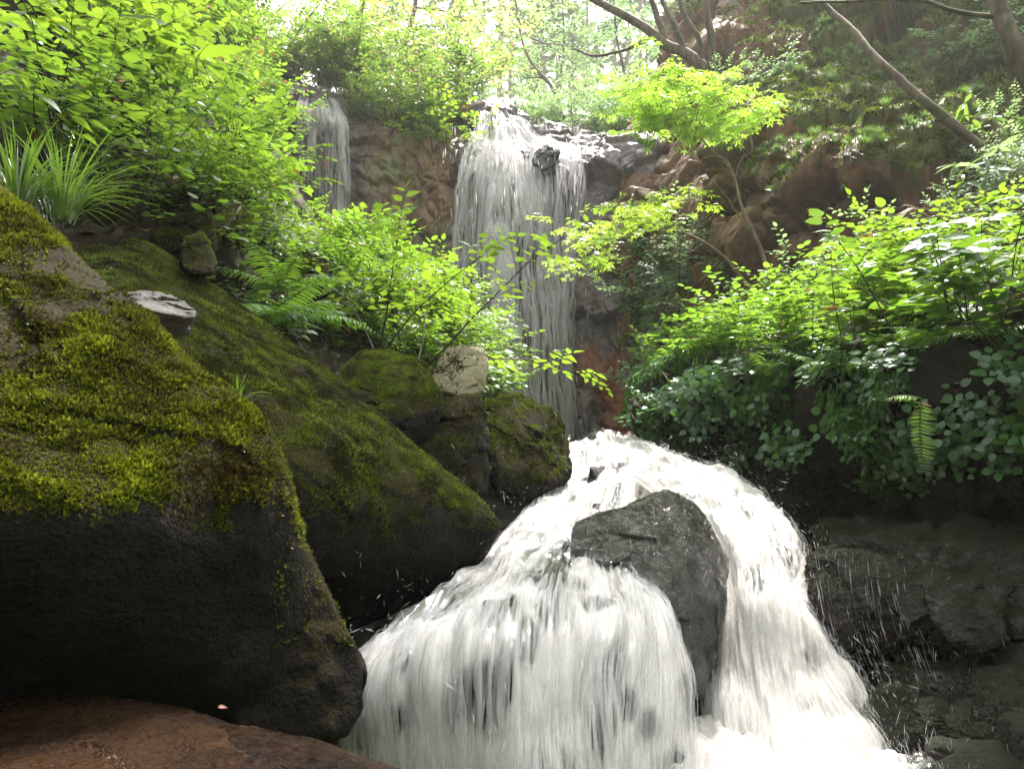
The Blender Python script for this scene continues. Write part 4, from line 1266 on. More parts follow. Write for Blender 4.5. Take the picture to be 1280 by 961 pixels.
def cover(G, mask, n, seed, push=0.0):
    """random spots on a terrain sheet where mask(px, py, d) holds"""
    g = np.random.default_rng(seed)
    T = tri_grid(G)
    V = G.reshape(-1, 3)
    def w(c, nm):
        x, y = to_px(c)
        return mask(x, y, c, nm).astype(float)
    p, nm = sample_surface(V, T, n, g, w)
    nm = nm * np.sign((nm * -p).sum(1, keepdims=True))
    return p + nm * push, nm

# ------------------------------------------------------------------ moss on the boulders
def moss_tpl():
    V, F = [], []
    for a, tiltv, l in ((0, .5, 1.0), (125, .75, .85), (245, .75, .9), (60, 1.1, .6), (190, 1.1, .65)):
        r = math.radians(a)
        o = np.array([math.cos(r), math.sin(r), 0]); s = np.array([-o[1], o[0], 0])
        pts = [o * l * .5 * k * tiltv + UP * l * (k * (1.1 - .35 * tiltv) - .42 * k * k * tiltv) for k in (0, .5, 1)]
        b = len(V)
        V += [pts[0] - s * .07, pts[0] + s * .07, pts[1] - s * .14, pts[1] + s * .14, pts[2] - s * .04, pts[2] + s * .04]
        F += [[b, b + 1, b + 3, b + 2], [b + 2, b + 3, b + 5, b + 4]]
    return np.array(V), np.array(F)
MOSS_T = moss_tpl()

def moss(key, n, size, thr, mat, seed, sc=5.0, hard=0.5, region=None, name='moss', lab=None):
    o, V, F = ROCKS[key]
    g = np.random.default_rng(seed)
    def w(c, nm):
        k = nm[:, 2] + hard * fbm(c, sc, 4, seed)
        vis = (nm * -unit(c)).sum(1) > -0.35
        m = smooth01(k, thr, thr + 0.3) * vis
        if region is not None:
            x, y = to_px(c)
            m = m * region(x, y, c, nm)
        return m
    p, nm = sample_surface(V, F, n, g, w)
    z = unit(nm + UP * 0.35 + g.normal(size=p.shape) * 0.25)
    a = g.normal(size=p.shape)
    R = frames(np.cross(z, a), z)
    big = smooth01(fbm(p, 22, 2, seed + 7), -0.5, 0.6)
    s = size * (0.45 + 0.6 * g.random(n)) * (0.6 + 0.7 * big)
    MV, MF = inst(*MOSS_T, R, p - nm * size * 0.12, s)
    m = link(name, mesh_data(name, MV, MF, mat), o)
    m['kind'] = 'stuff'
    return m

moss('A', 90000, 0.0125, 0.0, M['moss_near'], 1, 6.0, 0.4, lambda x, y, c, nm: (y < 665) * (x > -90) * smooth01(nm[:, 2], 0.1, 0.4) * (0.04 + 0.96 * smooth01(fbm(c, 5.5, 4, 77) + 0.5 * smooth01(y, 330, 480), -0.55, -0.1)))
moss('A', 2500, 0.008, -0.6, M['moss_near'], 2, 6.0, 0.3, lambda x, y, c, nm: (x > 340) * (x < 450) * (y > 565) * (y < 812) * smooth01(nm[:, 0], 0.45, 0.8), name='moss_edge')
moss('B', 120000, 0.0095, 0.0, M['moss_mid'], 3, 4.0, 0.45, lambda x, y, c, nm: ((nm * -unit(c)).sum(1) > -0.1) * smooth01(-y, -720, -600))
moss('B', 20000, 0.012, 0.3, M['moss_bright'], 33, 4.0, 0.5, lambda x, y, c, nm: (1 - smooth01(y - 290 - 0.93 * (x - 100), 20, 75)), name='moss_crest')
for key, n, s, thr in (('D', 5000, 0.013, 0.35), ('D2', 6000, 0.016, 0.3), ('F', 9000, 0.012, 0.35), ('G', 13000, 0.013, 0.3), ('C3', 6000, 0.014, 0.1), ('N', 8000, 0.018, 0.3)):
    moss(key, n, s, thr, M['moss_mid'], n % 97, 4.0, 0.5)
for key, n, s, thr in (('D', 26000, 0.012, 0.3), ('D2', 5000, 0.015, 0.45), ('F', 2500, 0.012, 0.7), ('G', 9000, 0.012, 0.45), ('E', 900, 0.013, 0.7), ('N', 4000, 0.018, 0.6), ('C2', 2500, 0.011, 0.3)):
    moss(key, n, s, thr, M['moss_bright'], n % 89, 4.0, 0.4, name='moss_cap')
moss('E', 3500, 0.012, -0.4, M['moss_mid'], 12, 5.0, 0.4, lambda x, y, c, nm: 1 - smooth01(x + 14 * fbm(c, 9, 2, 3), 562, 580))
moss('I', 14000, 0.0042, 0.25, M['moss_dark'], 13, 6.0, 0.7)
moss('J', 26000, 0.0065, 0.2, M['moss_dark'], 14, 4.0, 0.8)
moss('J2', 9000, 0.008, 0.1, M['moss_dark'], 15, 4.0, 0.8)
moss('K', 22000, 0.0065, 0.25, M['moss_dark'], 16, 4.0, 0.9)
# ------------------------------------------------------------------ left bank
def rect(x0, x1, y0, y1):
    return lambda x, y, c, nm: (x > x0) & (x < x1) & (y > y0) & (y < y1)

p, nm = cover(LB, lambda x, y, c, nm: (x > -120) & (x < 330) & (y > -80) & (y < 300) & ~((x < 100) & (y > 30) & (y < 125)) & (fbm(c, 1.1, 3, 5) > -0.05), 85, 1)
undergrowth('undergrowth', p, nm, ['bank', 'bank_round', 'fine'], 0.85, 'tangled fresh green undergrowth on the dark left bank', M['leaf'], M['twig'], 11)
p, nm = cover(LB, lambda x, y, c, nm: (x > 255) & (x < 640) & (y > 240) & (y < 520) & ((x < 410) | (c[:, 1] > 3.9)) & ~((x > 330) & (y < 345)), 230, 2)
undergrowth('undergrowth', p, nm, ['fine', 'fine', 'herb', 'bank_round'], 0.9, 'sunlit fine leaved undergrowth between the long boulder and the falls', M['leaf'], M['twig'], 12)
p, nm = cover(LB, lambda x, y, c, nm: (x > -120) & (x < 420) & (y > -200) & (y < 100) & (fbm(c, 0.9, 3, 55) > 0.0), 30, 3)
undergrowth('undergrowth', p, nm, ['mid', 'mid', 'bank'], 1.0, 'darker shrubby undergrowth at the top of the left bank', M['leaf_mid'], M['twig'], 13)

def on(G, px, py):
    """the point of a terrain sheet seen at a photograph pixel"""
    q = G.reshape(-1, 3)
    x, y = to_px(q)
    return q[np.argmin((x - px) ** 2 + (y - py) ** 2)]

def row(G, spots, name, kind, label, cat, group=None, scale=1.0, tilt=(0, 0)):
    for (px, py, s) in spots:
        plant(name, kind, on(G, px, py), s * scale, label, cat, group, tilt=tilt)

row(LB, [(60, 120, 1.1), (130, 150, 1.1), (185, 175, 1.0)], 'shrub', 'bank', 'broad leaved shrub hanging over the sedge on the dark left bank', 'shrub', 'broad leaved shrubs above the sedge')
row(LB, [(215, 90, 1.2), (180, 40, 1.2), (120, 40, 1.2)], 'shrub', 'bank', 'light green shrub high on the left bank against the dark earth', 'shrub', 'shrubs high on the left bank')
row(LB, [(110, 70, 0.8), (60, 10, 0.9)], 'shrub', 'bank', 'large leaved shrub beside the dark hollow at the top of the left bank', 'shrub', 'shrubs beside the dark hollow')
row(LB, [(240, 230, 0.9), (300, 260, 0.9), (330, 230, 0.9)], 'shrub', 'bank_round', 'round leaved shrub above the mossy stones on the left bank', 'shrub', 'round leaved shrubs above the mossy stones')
row(LB, [(340, 300, 0.7), (385, 330, 0.65), (400, 350, 0.7)], 'shrub', 'fine', 'bright small leaved shrub in front of the thin left waterfall', 'shrub', 'small leaved shrubs in front of the thin waterfall')
row(LB, [(440, 420, 0.9), (480, 400, 1.0), (520, 430, 0.9)], 'sapling', 'arch', 'arching sapling with level leaves in front of the main waterfall', 'sapling', 'arching saplings in front of the main waterfall')
plant('sapling', 'arch', P(525, 455, 3.7), 1.1, 'dark stemmed sapling leaning over the pale upright stone', 'sapling', rz=0.4, tilt=(0, 0.35))
plant('sapling', 'arch', P(480, 455, 3.7), 1.05, 'dark stemmed sapling rising behind the squat mossy boulder', 'sapling', rz=2.0, tilt=(0, 0.15))
plant('bamboo_grass', 'sasa_big', P(290, 175, 3.6), 0.95, 'broad long leaved bamboo grass with a browned leaf beside the thin waterfall', 'bamboo grass', rz=0.5)
plant('bamboo_grass', 'sasa_big', P(230, 150, 3.6), 0.8, 'bamboo grass tuft among the ferns on the left bank', 'bamboo grass', rz=2.5)
for k, (px, py, d, s) in enumerate(((20, 265, 1.9, 0.68), (75, 275, 2.0, 0.74))):
    o = link('sedge_clump', SEDGE[k], loc=P(px, py, d))
    o.scale = (s, s, s)
    tag(o, ['drooping glossy sedge clump behind the foreground boulder edge', 'upright bright sedge clump beside the moss topped boulder'][k], 'sedge')
o = link('sedge_clump', SEDGE[2], loc=P(100, 225, 2.6)); o.scale = (0.75,) * 3
tag(o, 'darker sedge clump growing up the left bank behind the others', 'sedge')
o = link('grass_tuft', blades(77, 9, 0.09, 0.9, 0.5).data('grass tuft', M['grass']), loc=P(297, 505, 1.62))
tag(o, 'tiny tuft of thin grass on the foreground face of the long boulder', 'grass')
o = link('straw_tuft', STRAW[0], loc=P(300, 258, 3.3)); o.rotation_euler = (2.4, 0, 0)
tag(o, 'dry straw hanging from the left bank above the small rounded stone', 'dry grass')
fern(P(190, 120, 3.4), 5, 0.9, 'upright bright fern among the shrubs of the left bank', rz=1.0, tilt=0.5, seed=1)
fern(P(255, 140, 3.4), 6, 0.9, 'spreading fern beside the bamboo grass', rz=2.0, seed=2)
for k, (px, py, d, s) in enumerate(((335, 395, 2.9, 0.9), (380, 400, 3.1, 0.9), (350, 360, 3.2, 0.9))):
    fern(P(px, py, d), 7, s, 'pale fern spreading along the top edge of the long boulder', 'ferns along the long boulder', rz=k * 1.7, seed=10 + k)
for k, (px, py, d) in enumerate(((430, 330, 4.6), (455, 290, 5.2))):
    fern(P(px, py, d), 7, 1.1, 'sunlit fern below the thin left waterfall', 'ferns below the thin waterfall', rz=k * 1.3, seed=20 + k)

# ------------------------------------------------------------------ right bank
p, nm = cover(RB, lambda x, y, c, nm: (x > 795) & (x < 1420) & (y > 370) & (y < 475) & (c[:, 1] > 2.2), 110, 5)
undergrowth('undergrowth', p, nm, ['herb', 'herb', 'fine', 'bank_round'], 0.66, 'bright leafy herbs crowding the top of the right bank', M['leaf'], M['stem'], 15, 0.95)
p, nm = cover(RB, lambda x, y, c, nm: (x > 800) & (x < 1400) & (y > 455 + 0.06 * np.maximum(x - 1000, 0)) & (y < 575) & (y < 570) & (fbm(c, 3.0, 3, 9) > -0.35), 600, 6, 0.01)
undergrowth('ground_ivy', p, nm, ['ivy'], 0.95, 'dark glossy ground ivy hanging over the lip of the right bank', M['leaf_dark'], M['stem'], 16, 0.35)
p, nm = cover(RB, lambda x, y, c, nm: (x > 1080) & (x < 1420) & (y > 400) & (y < 600) & (fbm(c, 3.0, 3, 19) > -0.05), 260, 7, 0.01)
undergrowth('ground_ivy', p, nm, ['ivy'], 0.7, 'scattered dark ivy on the shaded right hand end of the bank', M['leaf_dark'], M['stem'], 17, 0.3)
row(RB, [(900, 455, 0.9), (940, 445, 0.9), (985, 440, 0.95), (1030, 440, 0.9)], 'herb', 'herb', 'upright bright green herb with tiered leaves on the right bank lip', 'herb', 'tiered herbs on the right bank lip')
row(RB, [(1070, 440, 1.1), (1120, 420, 1.1), (1150, 440, 1.0)], 'herb', 'herb', 'leaning herb with pale shining leaves above the hanging fern', 'herb', 'leaning herbs above the hanging fern')
plant('herb', 'herb', P(1215, 400, 2.4), 1.1, 'tall herb with reddish bent stalks at the root of the fallen bark', 'herb', rz=1.0, tilt=(0, -0.4))
plant('shrub', 'bank', P(1315, 400, 2.2), 0.5, 'large leaved translucent shrub at the right hand end of the bank', 'shrub', rz=0.3, tilt=(0.15, -0.3))
plant('shrub', 'bank', P(1260, 370, 2.7), 0.55, 'yellow green shrub behind the fallen bark on the right bank', 'shrub', rz=2.3, tilt=(0, -0.2))
row(RB, [(1130, 400, 1.0), (1180, 395, 1.0), (1080, 405, 0.9)], 'shrub', 'fine', 'small leaved bright shrub below the overhang of the red cliff', 'shrub', 'small leaved shrubs below the red cliff')
row(RB, [(1010, 415, 1.0), (1060, 410, 1.0)], 'shrub', 'grey', 'flat topped dull green shrub under the red cliff overhang', 'shrub', 'flat topped shrubs under the overhang')
p, nm = cover(LB, lambda x, y, c, nm: (x > -100) & (x < 330) & (y > -60) & (y < 300), 26, 8)
undergrowth('undergrowth', p, nm, ['mid', 'sasa', 'grey'], 0.7, 'dull green and withered growth mixed into the left bank thicket', M['leaf_mid'], M['twig'], 18)
for k, (px, py, d, s) in enumerate(((965, 470, 3.25, 0.75), (1045, 462, 3.0, 0.8), (1105, 470, 2.75, 0.75))):
    fern(P(px, py, d), 6, s, 'drooping fern among the ivy on the lip of the right bank', 'ferns on the right bank lip', rz=k * 2.1 + math.pi, seed=30 + k)
for k, (px, py, d, s) in enumerate(((1180, 430, 2.45, 0.7), (1235, 420, 2.3, 0.65))):
    fern(P(px, py, d), 6, s, 'fern spreading beside the fallen log on the right bank', 'ferns beside the fallen log', rz=k * 1.9, seed=40 + k)
# fern hanging from the bank
root = empty('fern', P(1152, 498, 2.12))
tag(root, 'pale fern frond hanging down the dark right bank', 'fern')
o = link('frond', frond(0.26, 24, 0.045, 0.5, np.random.default_rng(3)).data('hanging frond', M['leaf_mid']), root)
o.rotation_euler = (math.radians(-98), 0.1, math.radians(6))
o = link('frond', frond(0.12, 14, 0.035, 0.7, np.random.default_rng(4)).data('short frond', M['leaf_mid']), root)
o.rotation_euler = (0.1, 0, math.radians(75))

def moss_sheet(name, G, n, size, mat, label, seed, mask, sc=2.0):
    g = np.random.default_rng(seed)
    p, nm = cover(G, mask, n, seed)
    z = unit(nm * 0.7 + UP * 0.6 + g.normal(size=p.shape) * 0.25)
    R = frames(np.cross(z, g.normal(size=p.shape)), z)
    s = size * (0.5 + 0.8 * g.random(n)) * (0.6 + 0.7 * smooth01(fbm(p, 6, 2, seed), -0.5, 0.5))
    MV, MF = inst(*MOSS_T, R, p, s)
    o = link(name, mesh_data(name, MV, MF, mat))
    return tag(o, label, 'moss', kind='stuff')

moss_sheet('moss', RB, 60000, 0.013, M['moss_dark'], 'wet dark moss on the face of the right bank', 31, lambda x, y, c, nm: (x > 795) & (x < 1400) & (y > 455) & (y < 760) & (nm[:, 2] + 0.8 * fbm(c, 4, 4, 8) > -0.25))
moss_sheet('moss', CLF, 90000, 0.045, M['moss_bright'], 'bright cushion moss on the shelves of the red cliff', 32,
           lambda x, y, c, nm: (x > 860) & (x < 1400) & (y > -60) & (y < 236) & (nm[:, 2] + 0.5 * fbm(c, 1.4, 4, 8) + 0.8 * smooth01(x, 920, 1040) * (1 - smooth01(y, 200, 240)) > 0.55))
# thin turf hanging from the shelves
p, nm = cover(CLF, lambda x, y, c, nm: (x > 940) & (x < 1400) & (y > -20) & (y < 240) & (nm[:, 2] > 0.05) & (fbm(c, 1.2, 3, 4) > 0.0), 700, 33)
mb = MB(); g = np.random.default_rng(5)
for q, n_ in zip(p, nm):
    V_, F_ = arrays(TURF[int(g.integers(0, 3))])
    s = 0.4 + 0.5 * g.random()
    z = unit(UP * 0.5 + n_ * 0.9); x = unit(np.cross(z, [0.1, 1, 0])); y = np.cross(z, x)
    mb.add((V_ * s) @ np.stack([x, y, z], 1).T + q, F_)
tag(mb.build('grass', M['grass']), 'fine turf drooping from the shelves of the red cliff', 'grass', kind='stuff')
p, nm = cover(CLF, lambda x, y, c, nm: (x > 955) & (x < 1110) & (y > 170) & (y < 205), 30, 34)
mb = MB()
for q, n_ in zip(p, nm):
    V_, F_ = arrays(STRAW[int(g.integers(0, 2))])
    mb.add(V_ * [1, 1, -0.7] + q + n_ * 0.05, F_)
tag(mb.build('dry_grass', M['straw']), 'fringe of dry grass hanging under the turf of the red cliff', 'dry grass', kind='stuff')
p, nm = cover(CLF, lambda x, y, c, nm: (x > 860) & (x < 1420) & (y > -200) & (y < 120) & (fbm(c, 0.8, 3, 6) > -0.1), 64, 35)
undergrowth('undergrowth', p, nm, ['grey', 'mid', 'fine'], 0.9, 'loose shrubby growth on the upper ledges of the red cliff', M['leaf_grey'], M['twig'], 35, 0.7)
p, nm = cover(CLF, lambda x, y, c, nm: (x > 1190) & (x < 1420) & (y > 190) & (y < 340), 30, 36)
undergrowth('undergrowth', p, nm, ['grey', 'fine', 'sasa'], 0.7, 'drooping leafy growth at the foot of the red cliff by the bark', M['leaf_grey'], M['twig'], 36, 0.7)
row(CLF, [(1200, 200, 0.9), (1250, 210, 0.9), (1270, 250, 0.9)], 'bamboo_grass', 'sasa', 'bamboo grass with withered tips under the leaning trunk on the cliff', 'bamboo grass', 'bamboo grass under the leaning trunk')
row(CLF, [(830, 380, 1.5), (870, 370, 1.5), (850, 410, 1.4), (810, 400, 1.2)], 'shrub', 'grey', 'grey green cliff shrub to the right of the orange rock', 'shrub', 'grey green shrubs beside the orange rock')
p, nm = cover(CLF, lambda x, y, c, nm: (x > 810) & (x < 935) & (y > 330) & (y < 520), 34, 37)
undergrowth('undergrowth', p, nm, ['grey', 'fine', 'herb'], 0.9, 'creeping greenery down the rock right of the main fall', M['leaf_grey'], M['twig'], 37, 0.6)
p, nm = cover(CLF, lambda x, y, c, nm: (x > 792) & (x < 840) & (y > 250) & (y < 500), 100, 38, 0.02)
undergrowth('creeper', p, nm, ['ivy'], 1.3, 'creeper with small leaves trailing down beside the orange rock', M['leaf'], M['stem'], 38, 0.3)

# fallen bark on the right bank
g = np.random.default_rng(8)
pts = np.array([P(1190, 425, 2.45), P(1225, 405, 2.4), P(1255, 388, 2.35), P(1300, 365, 2.25), P(1380, 340, 2.1)])
mb = MB()
for k in range(9):
    off = g.normal(size=3) * 0.018
    q = catmull(pts, 14) + off + g.normal(size=(14, 3)) * 0.004
    mb.add(*tube(q, 0.016 * np.sin(np.linspace(0.3, 2.6, 14)) * (0.6 + 0.6 * g.random()), 6))
tag(mb.build('fallen_log', M['pale_bark'], smooth=True), 'short fallen log with frayed brown bark on the right bank', 'log')

# ------------------------------------------------------------------ dead leaves
def dead_leaf(p, n, size, label, rz, group=None):
    V_, F_ = LEAF['ovate']
    R = frames(np.array([[math.cos(rz), math.sin(rz), 0.1]]), np.array([n]))
    VV, FF = inst(V_ * [1, 1, 2.0], F_, R, np.zeros((1, 3)), np.array([size]))
    o = link('dead_leaf', mesh_data('dead leaf', VV, FF, M['dead_leaf']), loc=p)
    return tag(o, label, 'dead leaf', group)
for k, (px, py, d) in enumerate(((97, 284, 2.42), (140, 286, 2.5), (160, 284, 2.55), (120, 292, 2.4), (182, 290, 2.6))):
    dead_leaf(P(px, py, d), (0.1, -0.5, 1), 0.06, 'curled brown leaf lying on the crest of the long boulder', k * 1.3, 'brown leaves on the long boulder')
dead_leaf(P(566, 519, 2.93), (0, -1, 0.3), 0.045, 'red brown leaf stuck on the dark boulder under the pale stone', 1.2)
dead_leaf(P(272, 884, 0.965), (0, -0.6, 1), 0.012, 'tiny orange leaf at the back of the flat brown rock', 0.4)

# ------------------------------------------------------------------ small maple and bare saplings in front of the red cliff
def branch(path, r0, r1, n=24, sides=7, wig=0.0, seed=0):
    q = catmull(np.array([P(*a) for a in path]), n)
    if wig:
        q = q + np.cumsum(np.random.default_rng(seed).normal(size=q.shape), 0) * wig / math.sqrt(n)
    return tube(q, np.linspace(r0, r1, n), sides), q

def spray(pl, g, p, d, L, nl, size, depth=1):
    """flat leafy spray"""
    pts = arc(p, d, L, 5, g, 0.25, 0.08)
    pl.stem.add(*tube(pts, np.linspace(0.003, 0.001, 6), 3))
    q = catmull(pts, nl + 1)
    dd = unit(np.gradient(q, axis=0))
    for k in range(1, nl + 1):
        s = unit(np.cross(dd[k], UP)) * (1 if k % 2 else -1)
        ld = unit(dd[k] * 0.6 + s * 0.8 + [0, 0, -0.1])
        pl.leaf(q[k] + ld * size * 0.4 + g.normal(size=3) * size * 0.15, ld, unit(UP + g.normal(size=3) * 0.25), size * (0.7 + 0.5 * g.random()))
        if depth and k % 2 == 0:
            spray(pl, g, q[k], unit(dd[k] * 0.6 + s + [0, 0, 0.05 * g.normal()]), L * 0.5, max(3, nl // 2), size, depth - 1)

def crown_part(pl, tpl, leaf_mat, wood, root, base):
    V, F = pl.leaves(tpl)
    n = len(V)
    SV, SF = np.concatenate(pl.stem.V), np.concatenate(pl.stem.F4)
    me = mesh_data('crown', np.concatenate([V, SV]) - base, [F, SF + n], [leaf_mat, wood], midx=np.concatenate([np.zeros(len(F)), np.ones(len(SF))]))
    return link('crown', me, root)

def maple(label, paths, layers, leaf, seed, size, bark):
    """a slender maple: pale stems along paths, flat leafy layers at given spots"""
    g = np.random.default_rng(seed)
    root = empty('maple', P(*paths[0][0][0]))
    tag(root, label, 'maple')
    base = np.array(root.location)
    tr = MB(); ends = []
    for path, r0, r1 in paths:
        (V, F), q = branch(path, r0, r1, wig=0.012, seed=seed + len(ends))
        tr.add(V - base, F); ends.append(q)
    tr.build('trunk', bark, root, True)
    pl = Plant()
    allq = np.concatenate(ends)
    for (px, py, d, rx, ry, n) in layers:
        c = P(px, py, d)
        for k in range(n):
            p = P(px + g.normal() * rx * 0.55, py + g.normal() * ry * 0.55, d * (1 + g.normal() * 0.045))
            a = g.random() * 6.283
            spray(pl, g, p, [math.cos(a), math.sin(a), -0.05], 0.2 * d / 6, 6, size, 1)
        j = np.argsort(((allq - c) ** 2).sum(1))[0]
        for k in range(3):
            e = P(px + g.normal() * rx * 0.6, py + g.normal() * ry * 0.5, d)
            m = (allq[j] + e) / 2 + [0, 0, 0.05]
            pl.stem.add(*tube(catmull(np.array([allq[j], m, e]), 10), np.linspace(0.006, 0.002, 10), 4))
    crown_part(pl, 'maple', leaf, bark, root, base)
    return root

maple('slender maple whose yellow green crown glows in front of the red cliff',
      [([(962, 372, 6.3), (955, 330, 6.25), (940, 290, 6.2), (925, 255, 6.2), (915, 215, 6.2), (890, 190, 6.2), (862, 160, 6.2)], 0.022, 0.006),
       ([(915, 215, 6.2), (905, 200, 6.2), (885, 198, 6.15), (872, 205, 6.1)], 0.010, 0.003),
       ([(918, 225, 6.2), (925, 200, 6.2), (940, 192, 6.2)], 0.008, 0.003),
       ([(940, 290, 6.2), (915, 255, 6.15), (893, 230, 6.1)], 0.009, 0.003)],
      [(850, 105, 6.2, 60, 24, 40), (805, 130, 6.2, 40, 26, 30), (900, 130, 6.2, 48, 24, 34), (860, 150, 6.1, 60, 16, 20), (925, 150, 6.2, 22, 16, 10)], M['leaf_yellow'], 61, 0.062, M['pale_bark'])
maple('low maple branch reaching left across the main fall with yellow leaves',
      [([(948, 372, 6.4), (925, 345, 6.4), (900, 318, 6.4), (868, 298, 6.4), (838, 290, 6.4), (800, 292, 6.4), (762, 305, 6.4)], 0.018, 0.004),
       ([(868, 298, 6.4), (845, 270, 6.4), (880, 235, 6.4), (893, 228, 6.4)], 0.006, 0.003),
       ([(838, 290, 6.4), (800, 272, 6.4), (770, 272, 6.4)], 0.006, 0.002)],
      [(745, 295, 6.4, 34, 22, 22), (790, 265, 6.4, 44, 14, 22), (840, 248, 6.4, 32, 8, 12), (728, 322, 6.4, 18, 14, 10)], M['leaf_yellow'], 62, 0.05, M['pale_bark'])

# leaning trunks over the cliff
def simple_tree(label, name, paths, bark, cat='tree'):
    root = empty(name, P(*paths[0][0][0]))
    tag(root, label, cat)
    base = np.array(root.location)
    for k, (path, r0, r1) in enumerate(paths):
        (V, F), q = branch(path, r0, r1, 30, 8, 0.02, k)
        mb = MB(); mb.add(V - base, F)
        mb.build('trunk' if k == 0 else 'branch', bark, root, True)
    return root
simple_tree('long bare trunk leaning down across the mossy cliff', 'leaning_tree', [([(1262, 222, 6.3), (1228, 186, 5.8), (1185, 150, 5.7), (1130, 105, 5.9), (1095, 75, 6.1), (1065, 40, 6.4), (1020, 0, 6.8), (950, -70, 7.4)], 0.045, 0.024)], M['bark'])
simple_tree('dark mossy trunk rising at the corner beside the bamboo grass', 'leaning_tree',
            [([(1330, 150, 4.4), (1285, 95, 4.4), (1262, 50, 4.4), (1245, 0, 4.5), (1220, -80, 4.7)], 0.062, 0.05),
             ([(1248, 22, 4.45), (1200, 15, 4.5), (1150, 3, 4.6), (1090, 1, 4.8), (1000, 2, 5.2)], 0.016, 0.008)], M['bark'])
simple_tree('many stemmed tree sprawling from the cliff top over the maple', 'leaning_tree',
            [([(905, 110, 9.5), (865, 72, 9.6), (830, 55, 9.7), (800, 32, 9.8), (740, 0, 10.0), (690, -30, 10.3)], 0.09, 0.04),
             ([(835, 58, 9.7), (822, 20, 9.7), (812, -10, 9.7), (808, -60, 9.8)], 0.045, 0.03),
             ([(862, 75, 9.6), (848, 40, 9.6), (830, 0, 9.7), (818, -60, 9.8)], 0.04, 0.028),
             ([(875, 85, 9.6), (872, 50, 9.5), (855, 15, 9.5), (845, -40, 9.5)], 0.04, 0.025),
             ([(890, 95, 9.5), (888, 50, 9.4), (880, 0, 9.3), (882, -60, 9.3)], 0.055, 0.035),
             ([(812, 48, 9.8), (780, 62, 9.9), (745, 68, 10.0), (720, 58, 10.1)], 0.03, 0.012)], M['bark'])

# ------------------------------------------------------------------ trees above the falls
DEEP = 1.3
def crown_tree(name, label, base, trunk, layers, leaf_mat, tpl, size, seed, r=0.1, group=None, L=0.55, bark='bark', nl=8):
    """trunk with limbs reaching to leafy layers; base and layers as (px, py, d [, rx, ry, rd, n])"""
    g = np.random.default_rng(seed)
    base = tuple(base[:2]) + (base[2] * DEEP,)
    trunk = [tuple(q[:2]) + (q[2] * DEEP,) for q in trunk]
    layers = [(a, b, d * DEEP, rx, ry, rd, n) for a, b, d, rx, ry, rd, n in layers]
    b0 = P(*base); b0[2] = 4.3 if b0[1] > 11.5 else b0[2]
    root = empty(name, b0); tag(root, label, 'tree', group)
    mb = MB()
    q = catmull(np.array([b0] + [P(*k) for k in [base] + trunk]), 30)
    V, F = tube(q, np.linspace(r, r * 0.3, 30), 8)
    mb.add(V - b0, F)
    pl = Plant()
    for (px, py, d, rx, ry, rd, n) in layers:
        c = P(px, py, d)
        j = int(np.argmin(((q - c - [0, 0, -0.6]) ** 2).sum(1)))
        mid = (q[j] + c) / 2 + [0, 0, 0.12]
        mb.add(*(lambda V_, F_: (V_ - b0, F_))(*tube(catmull(np.array([q[j], mid, c]), 12), np.linspace(r * 0.35, r * 0.1, 12), 5)))
        for k in range(int(n * 0.65)):
            p = P(px + g.normal() * rx * 0.6, py + g.normal() * ry * 0.6, d + g.normal() * rd * 0.6)
            a = g.random() * 6.283
            spray(pl, g, p, [math.cos(a), math.sin(a), -0.1], L * (0.7 + 0.5 * g.random()), nl, size, 1)
    mb.build('trunk', M[bark], root, True)
    crown_part(pl, tpl, leaf_mat, M['twig'], root, b0)
    return root

crown_tree('broadleaf_tree', 'spreading bright tree over the gap between the two falls', (500, 150, 12.0), [(500, 80, 12.0), (520, 0, 12.2), (530, -120, 12.5)],
           [(540, 60, 12.5, 60, 30, 1.0, 46), (480, 40, 12.2, 60, 30, 1.0, 46), (590, 30, 13, 55, 30, 1.0, 40), (520, -10, 12.5, 90, 30, 1.2, 50), (600, 85, 13.5, 40, 25, 1.0, 24), (440, 80, 12.0, 40, 26, 0.8, 26)], M['leaf_far'], 'small', 0.10, 71, 0.10)
crown_tree('broadleaf_tree', 'tree with a forked dark bough behind the thin left waterfall', (395, 112, 12.2), [(415, 70, 12.2), (440, 40, 12.3), (455, 0, 12.4), (460, -90, 12.5)],
           [(410, 50, 12.5, 50, 28, 0.9, 36), (370, 20, 12.5, 50, 28, 0.9, 36), (440, 0, 13, 60, 28, 0.9, 36), (350, 70, 12.2, 36, 24, 0.8, 22)], M['leaf_far'], 'small', 0.10, 72, 0.09)
crown_tree('broadleaf_tree', 'dark trunked tree leaning out over the shaded left gully', (355, 105, 9.6), [(325, 60, 9.6), (310, 20, 9.7), (298, -40, 9.8)],
           [(300, 20, 9.6, 50, 30, 0.6, 22), (340, 60, 9.6, 40, 24, 0.6, 16), (270, 60, 9.4, 40, 24, 0.5, 14), (400, 5, 9.3, 26, 26, 0.4, 14)], M['leaf_mid'], 'small', 0.09, 73, 0.10)
crown_tree('broadleaf_tree', 'light crowned tree at the right lip above the main fall', (700, 150, 14), [(690, 110, 14), (665, 80, 14), (650, 40, 14.2), (640, -40, 14.5)],
           [(655, 60, 16, 50, 26, 1.2, 22), (725, 85, 16, 50, 18, 1.0, 22), (640, 15, 15, 60, 26, 1.2, 28), (715, 25, 17, 55, 22, 1.2, 24), (636, 110, 14.0, 18, 22, .6, 9)], M['leaf_grey'], 'small', 0.11, 74, 0.07)
